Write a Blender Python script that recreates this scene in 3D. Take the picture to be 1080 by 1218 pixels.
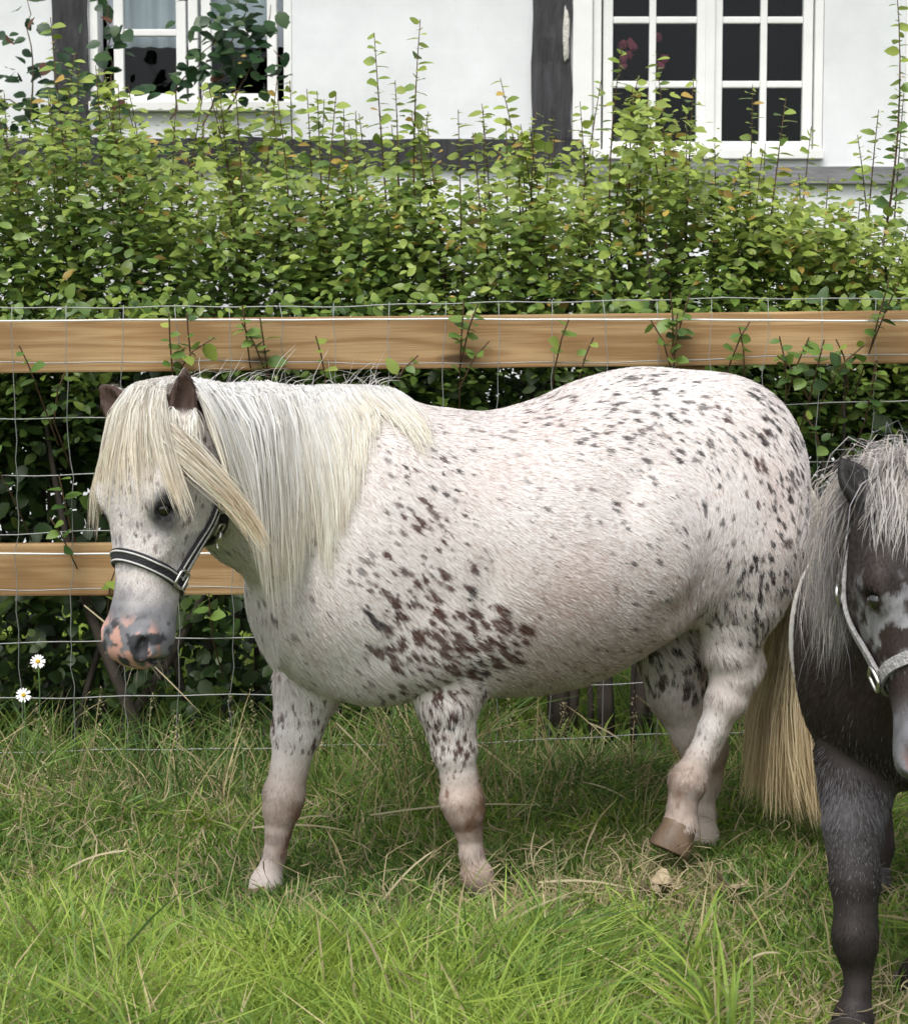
import bpy, bmesh, math, os
import numpy as np
from mathutils import Vector, Matrix, kdtree

for o in list(bpy.data.objects):
    bpy.data.objects.remove(o, do_unlink=True)
scene = bpy.context.scene
col = scene.collection
rng = np.random.default_rng(11)
R = math.radians

# ------------------------------------------------------------------ camera, sky, sun, exposure
FPX = 2100.0                      # focal length in pixels of a 1080 x 1218 picture
CAMZ = 1.10
PITCH = math.atan((609 - 452) / FPX)
cam_d = bpy.data.cameras.new('camera')
cam = bpy.data.objects.new('camera', cam_d); col.objects.link(cam)
cam.location = (0, 0, CAMZ)
cam.rotation_euler = (math.pi / 2 - PITCH, 0, 0)
cam_d.sensor_fit = 'HORIZONTAL'; cam_d.sensor_width = 36.0; cam_d.lens = 36.0 * FPX / 1080
cam_d.clip_start = 0.05; cam_d.clip_end = 3000
cam_d.dof.use_dof = True; cam_d.dof.focus_distance = 3.75; cam_d.dof.aperture_fstop = 16.0
scene.camera = cam

SUN_EL, SUN_AZ = R(58), R(200)    # azimuth clockwise from +Y (away from the camera)
world = bpy.data.worlds.new('World'); scene.world = world; world.use_nodes = True
nt = world.node_tree; nt.nodes.clear()
sky = nt.nodes.new('ShaderNodeTexSky'); sky.sky_type = 'NISHITA'; sky.sun_disc = False
sky.sun_elevation = SUN_EL; sky.sun_rotation = SUN_AZ; sky.air_density = 1.0; sky.dust_density = 4.0; sky.ozone_density = 1.0
hsv = nt.nodes.new('ShaderNodeHueSaturation'); hsv.inputs['Saturation'].default_value = 0.22   # thin overcast: nearly white
bg = nt.nodes.new('ShaderNodeBackground'); bg.inputs['Strength'].default_value = 0.15
wo = nt.nodes.new('ShaderNodeOutputWorld')
nt.links.new(sky.outputs[0], hsv.inputs['Color']); nt.links.new(hsv.outputs[0], bg.inputs['Color']); nt.links.new(bg.outputs[0], wo.inputs['Surface'])
sun_d = bpy.data.lights.new('sun', 'SUN'); sun_d.energy = 1.05; sun_d.angle = R(22); sun_d.color = (1.0, 0.97, 0.92)
sun = bpy.data.objects.new('sun', sun_d); col.objects.link(sun)
sdir = Vector((math.sin(SUN_AZ) * math.cos(SUN_EL), math.cos(SUN_AZ) * math.cos(SUN_EL), math.sin(SUN_EL)))
sun.rotation_euler = (-sdir).to_track_quat('-Z', 'Y').to_euler()
sun.location = sdir * 30
scene.view_settings.view_transform = 'Standard'; scene.view_settings.look = 'None'
scene.view_settings.exposure = 0.66; scene.view_settings.gamma = 1.0
scene.view_settings.use_curve_mapping = False
scene.render.engine = 'CYCLES'
scene.cycles.use_denoising = True
scene.cycles.max_bounces = 8; scene.cycles.diffuse_bounces = 4; scene.cycles.transparent_max_bounces = 8
scene.cycles.transmission_bounces = 4; scene.cycles.glossy_bounces = 3
scene.cycles.sample_clamp_indirect = 8.0

# ------------------------------------------------------------------ helpers
CP, SP = math.cos(PITCH), math.sin(PITCH)
def ray(px, py):
    """direction of a sight line, y component 1"""
    X, Y = (px - 540) / FPX, (609 - py) / FPX
    d = np.array([X, CP + Y * SP, -SP + Y * CP])
    return d / d[1]
def D(px, py, d):
    """point at ground distance d along a sight line (metres)"""
    return np.array([0, 0, CAMZ]) + ray(px, py) * d

def tag(o, label=None, cat=None, group=None, kind=None):
    if label: o['label'] = label
    if cat: o['category'] = cat
    if group: o['group'] = group
    if kind: o['kind'] = kind
    return o
def empty(name, loc=(0, 0, 0), rz=0.0, parent=None):
    o = bpy.data.objects.new(name, None); col.objects.link(o)
    o.location = loc; o.rotation_euler = (0, 0, rz); o.parent = parent; o.empty_display_size = 0.1
    return o
def link(name, me, mat=None, parent=None):
    o = bpy.data.objects.new(name, me); col.objects.link(o)
    if mat is not None and not me.materials: me.materials.append(mat)
    o.parent = parent
    return o
def mesh_np(name, verts, tris=None, quads=None, smooth=True, colors=None):
    """fast mesh from numpy arrays; colors = per-vertex linear rgb"""
    me = bpy.data.meshes.new(name)
    verts = np.asarray(verts, np.float32)
    nt_ = 0 if tris is None else len(tris); nq = 0 if quads is None else len(quads)
    me.vertices.add(len(verts)); me.vertices.foreach_set('co', verts.ravel())
    loops, starts = [], []
    if nt_: loops.append(np.asarray(tris, np.int32).ravel()); starts.append(np.arange(nt_, dtype=np.int32) * 3)
    if nq: loops.append(np.asarray(quads, np.int32).ravel()); starts.append(nt_ * 3 + np.arange(nq, dtype=np.int32) * 4)
    loops = np.concatenate(loops); starts = np.concatenate(starts)
    me.loops.add(len(loops)); me.loops.foreach_set('vertex_index', loops)
    me.polygons.add(nt_ + nq); me.polygons.foreach_set('loop_start', starts)
    me.update(calc_edges=True)
    me.polygons.foreach_set('use_smooth', np.full(nt_ + nq, smooth, bool))
    if colors is not None:
        a = me.attributes.new('Col', 'FLOAT_COLOR', 'POINT')
        c4 = np.ones((len(verts), 4), np.float32); c4[:, :3] = colors
        a.data.foreach_set('color', c4.ravel())
    me.validate()
    return me
def box_bm(bm, c, s, rot=None):
    m = Matrix.Translation(Vector(c))
    if rot is not None: m = m @ rot
    r = bmesh.ops.create_cube(bm, size=1.0, matrix=m @ Matrix.Diagonal((s[0], s[1], s[2], 1)))
    return r['verts']
def bm_obj(name, bm, mat, parent=None, bevel=0.0, seg=2, smooth=False):
    if bevel > 0:
        bmesh.ops.bevel(bm, geom=list(bm.edges), offset=bevel, segments=seg, affect='EDGES', profile=0.6)
    me = bpy.data.meshes.new(name); bm.to_mesh(me); bm.free()
    for p in me.polygons: p.use_smooth = smooth
    return link(name, me, mat, parent)
def box(name, c, s, mat, parent=None, bevel=0.004):
    bm = bmesh.new(); box_bm(bm, c, s)
    return bm_obj(name, bm, mat, parent, bevel)
def tube(name, pts, rad, mat, parent=None, sides=6, close_ends=True, smooth=True):
    pts = np.asarray(pts, float); n = len(pts)
    rad = np.full(n, rad) if np.isscalar(rad) else np.asarray(rad, float)
    V, Q = tube_arrays(pts, rad, sides)
    T = []
    if close_ends:
        V = np.vstack([V, pts[0], pts[-1]]); a, b = len(V) - 2, len(V) - 1
        for i in range(sides):
            j = (i + 1) % sides
            T.append((a, j, i)); T.append((b, (n - 1) * sides + i, (n - 1) * sides + j))
    return link(name, mesh_np(name, V, np.array(T) if T else None, Q, smooth), mat, parent)
def tube_arrays(pts, rad, sides, closed=False):
    n = len(pts)
    if closed: t = np.roll(pts, -1, 0) - np.roll(pts, 1, 0)
    else: t = np.gradient(pts, axis=0)
    t /= np.linalg.norm(t, axis=1, keepdims=True) + 1e-12
    ref = np.array([0.31, 0.17, 0.93]) if abs(t[0] @ np.array([0.31, 0.17, 0.93])) < 0.95 else np.array([1., 0, 0])
    V = []
    for i in range(n):
        s = ref - t[i] * (ref @ t[i]); s /= np.linalg.norm(s); ref = s
        b = np.cross(t[i], s)
        ang = np.arange(sides) * 2 * np.pi / sides
        V.append(pts[i] + rad[i] * (np.cos(ang)[:, None] * s + np.sin(ang)[:, None] * b))
    V = np.vstack(V)
    Q = []
    for i in range(n if closed else n - 1):
        k = (i + 1) % n
        for j in range(sides):
            j2 = (j + 1) % sides
            Q.append((i * sides + j, i * sides + j2, k * sides + j2, k * sides + j))
    return V, np.array(Q)

# smooth value noise in numpy
_perm = np.random.default_rng(5).random(4096).astype(np.float32)
def vnoise(p, scale=1.0, seed=0):
    p = np.asarray(p, float) * scale + seed * 17.31
    i = np.floor(p).astype(np.int64); f = p - i; f = f * f * (3 - 2 * f)
    out = np.zeros(len(p))
    for dx in (0, 1):
        wx = f[:, 0] if dx else 1 - f[:, 0]
        for dy in (0, 1):
            wy = f[:, 1] if dy else 1 - f[:, 1]
            for dz in (0, 1):
                wz = f[:, 2] if dz else 1 - f[:, 2]
                h = ((i[:, 0] + dx) * 73856093 ^ (i[:, 1] + dy) * 19349663 ^ (i[:, 2] + dz) * 83492791) & 4095
                out += wx * wy * wz * _perm[h]
    return out
def fbm(p, scale=1.0, seed=0):
    return (vnoise(p, scale, seed) + 0.5 * vnoise(p, scale * 2.1, seed + 1) + 0.25 * vnoise(p, scale * 4.3, seed + 2)) / 1.75
def sstep(a, b, x):
    t = np.clip((x - a) / (b - a), 0, 1); return t * t * (3 - 2 * t)
def nrm(a):
    return a / (np.linalg.norm(a, axis=-1, keepdims=True) + 1e-12)

# ------------------------------------------------------------------ materials
def new_mat(name):
    m = bpy.data.materials.new(name); m.use_nodes = True
    return m, m.node_tree.nodes, m.node_tree.links, m.node_tree.nodes['Principled BSDF']
def plain(name, rgb, rough=0.6, metal=0.0, noise=0.0, nscale=8.0, bump=0.0, bscale=40.0, spec=0.5, stretch=(1, 1, 1)):
    m, N, L, b = new_mat(name)
    b.inputs['Base Color'].default_value = (*rgb, 1); b.inputs['Roughness'].default_value = rough
    b.inputs['Metallic'].default_value = metal; b.inputs['Specular IOR Level'].default_value = spec
    tc = N.new('ShaderNodeTexCoord'); mp = N.new('ShaderNodeMapping'); mp.inputs['Scale'].default_value = stretch
    L.new(tc.outputs['Object'], mp.inputs['Vector'])
    if noise > 0:
        n = N.new('ShaderNodeTexNoise'); n.inputs['Scale'].default_value = nscale; n.inputs['Detail'].default_value = 6
        L.new(mp.outputs[0], n.inputs['Vector'])
        r = N.new('ShaderNodeMapRange'); r.inputs[1].default_value = 0.3; r.inputs[2].default_value = 0.7
        r.inputs[3].default_value = 1 - noise; r.inputs[4].default_value = 1 + noise
        L.new(n.outputs['Fac'], r.inputs[0])
        mx = N.new('ShaderNodeVectorMath'); mx.operation = 'SCALE'; mx.inputs[0].default_value = rgb
        L.new(r.outputs[0], mx.inputs['Scale']); L.new(mx.outputs[0], b.inputs['Base Color'])
    if bump > 0:
        n2 = N.new('ShaderNodeTexNoise'); n2.inputs['Scale'].default_value = bscale; n2.inputs['Detail'].default_value = 5
        L.new(mp.outputs[0], n2.inputs['Vector'])
        bp = N.new('ShaderNodeBump'); bp.inputs['Strength'].default_value = bump; bp.inputs['Distance'].default_value = 0.01
        L.new(n2.outputs['Fac'], bp.inputs['Height']); L.new(bp.outputs[0], b.inputs['Normal'])
    return m
def attr_mat(name, rough=0.6, spec=0.3, translucent=0.0, sheen=0.0):
    """colour comes from the per-vertex colour of each leaf, blade or hair"""
    m, N, L, b = new_mat(name)
    a = N.new('ShaderNodeAttribute'); a.attribute_name = 'Col'
    L.new(a.outputs['Color'], b.inputs['Base Color'])
    b.inputs['Roughness'].default_value = rough; b.inputs['Specular IOR Level'].default_value = spec
    if sheen: b.inputs['Sheen Weight'].default_value = sheen
    if translucent > 0:
        t = N.new('ShaderNodeBsdfTranslucent'); mx = N.new('ShaderNodeMixShader'); mx.inputs[0].default_value = translucent
        L.new(a.outputs['Color'], t.inputs['Color'])
        out = N['Material Output']
        L.new(b.outputs[0], mx.inputs[1]); L.new(t.outputs[0], mx.inputs[2]); L.new(mx.outputs[0], out.inputs['Surface'])
    return m
M_leaf = attr_mat('leaf', 0.42, 0.45, 0.32)
M_grass = attr_mat('grass_blade', 0.5, 0.35, 0.35)
M_hair = attr_mat('long_hair', 0.45, 0.35, 0.35)
M_fur = attr_mat('coat_hair', 0.55, 0.25, 0.12)
M_skin = attr_mat('skin', 0.6, 0.3)
# ------------------------------------------------------------------ ground
def ground_mat():
    m, N, L, b = new_mat('turf_soil')
    tc = N.new('ShaderNodeTexCoord')
    n1 = N.new('ShaderNodeTexNoise'); n1.inputs['Scale'].default_value = 2.2; n1.inputs['Detail'].default_value = 8
    n2 = N.new('ShaderNodeTexNoise'); n2.inputs['Scale'].default_value = 40; n2.inputs['Detail'].default_value = 6
    L.new(tc.outputs['Object'], n1.inputs['Vector']); L.new(tc.outputs['Object'], n2.inputs['Vector'])
    r = N.new('ShaderNodeValToRGB'); e = r.color_ramp.elements
    e[0].position = .34; e[0].color = (.045, .075, .014, 1); e[1].position = .72; e[1].color = (.13, .115, .055, 1)
    x = r.color_ramp.elements.new(.52); x.color = (.075, .105, .022, 1)
    mx = N.new('ShaderNodeMath'); mx.operation = 'MULTIPLY_ADD'; mx.inputs[1].default_value = .5
    L.new(n2.outputs['Fac'], mx.inputs[0])
    h = N.new('ShaderNodeMath'); h.operation = 'MULTIPLY'; h.inputs[1].default_value = .5
    L.new(n1.outputs['Fac'], h.inputs[0]); L.new(h.outputs[0], mx.inputs[2])
    L.new(mx.outputs[0], r.inputs['Fac']); L.new(r.outputs[0], b.inputs['Base Color'])
    b.inputs['Roughness'].default_value = .95; b.inputs['Specular IOR Level'].default_value = .1
    bp = N.new('ShaderNodeBump'); bp.inputs['Strength'].default_value = .8; bp.inputs['Distance'].default_value = .03
    L.new(n2.outputs['Fac'], bp.inputs['Height']); L.new(bp.outputs[0], b.inputs['Normal'])
    return m
xs = np.unique(np.r_[-700, -60, -15, np.linspace(-5, 5, 61), 15, 60, 700]); ys = np.unique(np.r_[-700, -60, -10, np.linspace(0, 10, 61), 20, 60, 700])
gx, gy = np.meshgrid(xs, ys, indexing='ij')
def ground_z(x, y):
    p = np.stack([np.ravel(x), np.ravel(y), np.zeros(np.size(x))], 1)
    return (-0.012 + 0.030 * (fbm(p, 1.3, 3) - .5) * (np.abs(p[:, 0]) < 6) * (p[:, 1] > 0) * (p[:, 1] < 10)).reshape(np.shape(x))
gv = np.stack([gx, gy, ground_z(gx, gy)], -1).reshape(-1, 3); ny = len(ys)
gq = np.array([(i * ny + j, (i + 1) * ny + j, (i + 1) * ny + j + 1, i * ny + j + 1) for i in range(len(xs) - 1) for j in range(ny - 1)])
ground = link('ground', mesh_np('ground', gv, None, gq, True), ground_mat()); tag(ground, kind='structure')

# ------------------------------------------------------------------ house
HY = 9.5
def HX(px): return ray(px, 452)[0] * HY
def HZ(py): return D(540, py, HY)[2]
def wall_mat():
    m, N, L, b = new_mat('limewash')
    tc = N.new('ShaderNodeTexCoord')
    n = N.new('ShaderNodeTexNoise'); n.inputs['Scale'].default_value = 1.6; n.inputs['Detail'].default_value = 9; n.inputs['Roughness'].default_value = .65
    L.new(tc.outputs['Object'], n.inputs['Vector'])
    r = N.new('ShaderNodeValToRGB'); e = r.color_ramp.elements
    e[0].position = .30; e[0].color = (.64, .655, .67, 1); e[1].position = .62; e[1].color = (.785, .80, .82, 1)
    L.new(n.outputs['Fac'], r.inputs['Fac']); L.new(r.outputs[0], b.inputs['Base Color'])
    b.inputs['Roughness'].default_value = .9; b.inputs['Specular IOR Level'].default_value = .15
    br = N.new('ShaderNodeTexBrick'); br.inputs['Scale'].default_value = 1.0; br.inputs['Mortar Size'].default_value = .012
    br.inputs['Brick Width'].default_value = .24; br.inputs['Row Height'].default_value = .075; br.inputs['Mortar Smooth'].default_value = 1.0
    mp = N.new('ShaderNodeMapping'); mp.inputs['Rotation'].default_value = (math.pi / 2, 0, 0)
    L.new(tc.outputs['Object'], mp.inputs['Vector']); L.new(mp.outputs[0], br.inputs['Vector'])
    n2 = N.new('ShaderNodeTexNoise'); n2.inputs['Scale'].default_value = 30; n2.inputs['Detail'].default_value = 6; L.new(tc.outputs['Object'], n2.inputs['Vector'])
    ad = N.new('ShaderNodeMath'); ad.operation = 'MULTIPLY_ADD'; ad.inputs[1].default_value = -.45
    L.new(br.outputs['Fac'], ad.inputs[0]); L.new(n2.outputs['Fac'], ad.inputs[2])
    bp = N.new('ShaderNodeBump'); bp.inputs['Strength'].default_value = .06; bp.inputs['Distance'].default_value = .006
    L.new(ad.outputs[0], bp.inputs['Height']); L.new(bp.outputs[0], b.inputs['Normal'])
    return m
M_wall = wall_mat()
M_white = plain('white_paint', (.80, .80, .79), .45, noise=.05, nscale=5, bump=.12, bscale=25)
M_tar = plain('tarred_timber', (.028, .028, .032), .7, noise=.6, nscale=9, bump=1.0, bscale=24, stretch=(3, 3, .5))
M_greybeam = plain('grey_painted_beam', (.19, .19, .20), .7, noise=.25, nscale=12, bump=.4, bscale=30, stretch=(.4, 3, 3))
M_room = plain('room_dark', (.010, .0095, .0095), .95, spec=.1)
M_render = plain('loose_mortar', (.55, .53, .49), .9, noise=.2, bump=1.0, bscale=60)
def glass_mat():
    m, N, L, b = new_mat('window_glass')
    N.remove(b)
    g = N.new('ShaderNodeBsdfGlossy'); g.inputs['Roughness'].default_value = .02; g.inputs['Color'].default_value = (.95, .97, 1, 1)
    t = N.new('ShaderNodeBsdfTransparent'); t.inputs['Color'].default_value = (.86, .89, .88, 1)
    fr = N.new('ShaderNodeFresnel'); fr.inputs['IOR'].default_value = 1.24
    tc = N.new('ShaderNodeTexCoord'); n = N.new('ShaderNodeTexNoise'); n.inputs['Scale'].default_value = 3.0
    L.new(tc.outputs['Object'], n.inputs['Vector'])
    bp = N.new('ShaderNodeBump'); bp.inputs['Strength'].default_value = .05; L.new(n.outputs['Fac'], bp.inputs['Height']); L.new(bp.outputs[0], g.inputs['Normal'])
    mx = N.new('ShaderNodeMixShader'); L.new(fr.outputs[0], mx.inputs[0]); L.new(t.outputs[0], mx.inputs[1]); L.new(g.outputs[0], mx.inputs[2])
    L.new(mx.outputs[0], N['Material Output'].inputs['Surface'])
    return m
M_glass = glass_mat()
house = empty('half_timbered_house', (0, HY, 0)); tag(house, 'whitewashed half timbered house with white windows behind the hedge', 'house')
def hbox(name, x0, x1, z0, z1, y0, y1, mat, parent=None, bevel=.004):
    return box(name, ((x0 + x1) / 2, (y0 + y1) / 2, (z0 + z1) / 2), (x1 - x0, y1 - y0, z1 - z0), mat, parent or house, bevel)
# openings (left, right, bottom, top) in metres along the wall
TOP = HZ(-260)
wins = []
LW = (HX(112), HX(350), HZ(133), HZ(-150)); RW = (HX(703), HX(974), HZ(190), HZ(-90)); FWN = (HX(1070), HX(1330), HZ(190), HZ(-90))
xw = [HX(-700), LW[0], LW[1], RW[0], RW[1], FWN[0], FWN[1], HX(1800)]
zsill = HZ(200)
def wall_piece(x0, x1, z0, z1):
    hbox('wall', x0, x1, z0, z1, 0, .30, M_wall, None, 0)
for (a, b_) in [(xw[0], xw[1]), (xw[2], xw[3]), (xw[4], xw[5]), (xw[6], xw[7])]: wall_piece(a, b_, -.3, TOP)
for (w) in (LW, RW, FWN):
    wall_piece(w[0], w[1], -.3, w[2]); wall_piece(w[0], w[1], w[3], TOP)
# timber frame: posts and the sole beam
rt_ = np.random.default_rng(8)
def timber(name, x0, x1, z0, z1, mat, y0=-.028, y1=.10, wob=.006):
    bm = bmesh.new(); n = 14
    vert = (z1 - z0) > (x1 - x0)
    prev = None
    for i in range(n + 1):
        t = i / n; j = rt_.normal(size=4) * wob
        if vert:
            z = z0 + (z1 - z0) * t; ring_ = [(x0 + j[0], y0 + j[1] * .6, z), (x1 + j[2], y0 + j[3] * .6, z), (x1, y1, z), (x0, y1, z)]
        else:
            x = x0 + (x1 - x0) * t; ring_ = [(x, y0 + j[0] * .6, z0 + j[1]), (x, y0 + j[2] * .6, z1 + j[3]), (x, y1, z1), (x, y1, z0)]
        vs = [bm.verts.new(v) for v in ring_]
        if prev:
            for k in range(4): bm.faces.new((prev[k], prev[(k + 1) % 4], vs[(k + 1) % 4], vs[k]))
        else: first = vs
        prev = vs
    bm.faces.new(first); bm.faces.new(prev[::-1]); bmesh.ops.recalc_face_normals(bm, faces=list(bm.faces))
    return bm_obj(name, bm, mat, house)
zb1, zb0 = HZ(166), HZ(203)
timber('timber_post', HX(70), HX(112), HZ(166) + .002, TOP, M_tar)
timber('timber_post', HX(630), HX(677), HZ(166) + .002, TOP, M_tar)
timber('timber_beam', xw[0], HX(690), zb0, zb1, M_tar, -.035)
timber('timber_beam', HX(692), xw[7], HZ(219), HZ(199), M_greybeam, -.045, .10, .002)
hbox('white_board', HX(679), HX(702), HZ(196), TOP, -.022, .05, M_white)
# lump of pale mortar left on the post
lm = bmesh.new(); bmesh.ops.create_icosphere(lm, subdivisions=3, radius=1)
for v_ in lm.verts:
    q = np.array(v_.co); k = .7 + .7 * fbm(q[None], 2.6, 2)[0]; v_.co = Vector((HX(671) + q[0] * .018 * k, -.03 + q[1] * .016 * k, HZ(42) + q[2] * .14 * k))
bm_obj('mortar_lump', lm, M_render, house, smooth=True)
def window(w, casements, rows, glass_y=.075, frame=.045, name='window'):
    """w opening; casements: list of (x0, x1) glazed areas; rows: heights of the glazing bars"""
    o = empty(name, (0, 0, 0), 0, house)
    x0, x1, z0, z1 = w
    e = .002
    hbox('frame', x0 + e, x0 + frame, z0 + .05, z1 - e, .004, .16, M_white, o); hbox('frame', x1 - frame, x1 - e, z0 + .05, z1 - e, .004, .16, M_white, o)
    hbox('frame', x0 + frame, x1 - frame, z1 - frame, z1 - e, .004, .16, M_white, o)
    hbox('sill', x0 + e, x1 - e, z0 + e, z0 + .05, -.05, .16, M_white, o)
    for i in range(len(casements) - 1):
        a = casements[i][1]; b = casements[i + 1][0]
        if b - a > .13: hbox('mullion', (a + b) / 2 - .025, (a + b) / 2 + .025, z0 + .05, z1 - frame, .010, .15, M_white, o)
    for (a, b, bars) in casements:
        st = .052
        zb = z0 + .052; zt = z1 - frame - .004
        hbox('casement_stile', a - st, a, zb, zt, .03, .085, M_white, o, .006); hbox('casement_stile', b, b + st, zb, zt, .03, .085, M_white, o, .006)
        hbox('casement_rail', a, b, zb, zb + st, .032, .083, M_white, o, .006); hbox('casement_rail', a, b, zt - st, zt, .032, .083, M_white, o, .006)
        cols = [a] + [q for q in bars] + [b]
        bw = .018
        for q in bars: hbox('glazing_bar', q - bw, q + bw, zb + st, zt - st, .040, .080, M_white, o, .006)
        zz = [zb + st] + sorted(rows) + [zt - st]
        for zr in rows:
            for c0, c1 in zip(cols[:-1], cols[1:]):
                hbox('glazing_bar', c0 + (bw if c0 != a else 0), c1 - (bw if c1 != b else 0), zr - bw, zr + bw, .042, .078, M_white, o, .006)
        for c0, c1 in zip(cols[:-1], cols[1:]):
            for r0, r1 in zip(zz[:-1], zz[1:]):
                hbox('pane', c0 + .001, c1 - .001, r0 + .001, r1 - .001, .060, .064, M_glass, o, 0)
    return o
window(LW, [(HX(151), HX(213), []), (HX(254), HX(320), [])], [HZ(36), HZ(-70)])
window(RW, [(HX(727), HX(826), [HX(774)]), (HX(856), HX(951), [HX(905)])], [HZ(98), HZ(21), HZ(-55)])
window(FWN, [(HX(1092), HX(1180), [HX(1136)]), (HX(1210), HX(1300), [HX(1255)])], [HZ(98), HZ(21)])
# dark rooms behind the glass
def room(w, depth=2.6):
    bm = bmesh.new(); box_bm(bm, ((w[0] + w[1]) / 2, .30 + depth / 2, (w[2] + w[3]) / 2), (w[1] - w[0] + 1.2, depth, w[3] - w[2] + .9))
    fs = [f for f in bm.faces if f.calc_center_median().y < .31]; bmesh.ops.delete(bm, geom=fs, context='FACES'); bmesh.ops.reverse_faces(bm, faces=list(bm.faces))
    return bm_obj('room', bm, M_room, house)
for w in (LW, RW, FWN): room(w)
M_skysheet = plain('pale_sky_sheet', (.74, .78, .86), .9, noise=.1, nscale=4)  # pale bluish sheet added to stand for sky reflected in the left panes
cv = []; n = 60
for i in range(n + 1):
    x = LW[0] + .06 + (LW[1] - LW[0] - .12) * i / n; y = .185 + .018 * math.sin(i * 1.15) + .008 * math.sin(i * .37)
    cv += [(x, y, HZ(48)), (x, y, LW[3])]
cq = np.array([(2*i, 2*i+2, 2*i+3, 2*i+1) for i in range(n)])
link('sky_reflection_sheet', mesh_np('sky_reflection_sheet', np.array(cv), None, cq, True), M_skysheet, house)
# roof far above the picture, so that the house is whole
M_roof = plain('roof_tiles', (.16, .07, .045), .8, noise=.3, nscale=5)
bm = bmesh.new()
vs = [bm.verts.new(p) for p in [(xw[0] - .3, -.5, TOP - .05), (xw[7] + .3, -.5, TOP - .05), (xw[7] + .3, 3.2, TOP + 3.2), (xw[0] - .3, 3.2, TOP + 3.2), (xw[7] + .3, 6.9, TOP - .05), (xw[0] - .3, 6.9, TOP - .05)]]
bm.faces.new((vs[0], vs[1], vs[2], vs[3])); bm.faces.new((vs[3], vs[2], vs[4], vs[5])); bm.faces.new((vs[0], vs[3], vs[5])); bm.faces.new((vs[1], vs[4], vs[2]))
bm_obj('roof', bm, M_roof, house)

# pink flowers in a jar on the inner sill of the right window
M_pink = plain('pink_petals', (.50, .10, .17), .6); M_jar = plain('pale_jar', (.45, .43, .40), .4)
fl_x, fl_z = HX(742), HZ(57); jar = empty('flower_jar', (fl_x, HY + .22, RW[2] + .05)); tag(jar, 'pink flowers in a pale jar inside the right window', 'flowers')
bm = bmesh.new(); bmesh.ops.create_cone(bm, cap_ends=True, segments=20, radius1=.04, radius2=.05, depth=.14, matrix=Matrix.Translation((0, 0, .072))); bm_obj('jar', bm, M_jar, jar, .004, smooth=True)
rj = np.random.default_rng(4)
for j in range(9):
    tip = np.array([rj.normal() * .045 + (.03 if j < 6 else .20), rj.normal() * .02, fl_z - RW[2] - .05 + rj.normal() * .035])
    k = np.linspace(0, 1, 5)[:, None]; tube('flower_stem', np.array([[0, 0, .10]]) * (1 - k) + tip * k, .002, M_room, jar, 4)
    bm = bmesh.new(); bmesh.ops.create_icosphere(bm, subdivisions=2, radius=.024)
    for v_ in bm.verts: v_.co *= .7 + .6 * rj.random()
    o = bm_obj('blossom', bm, M_pink, jar); o.location = tip

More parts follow.
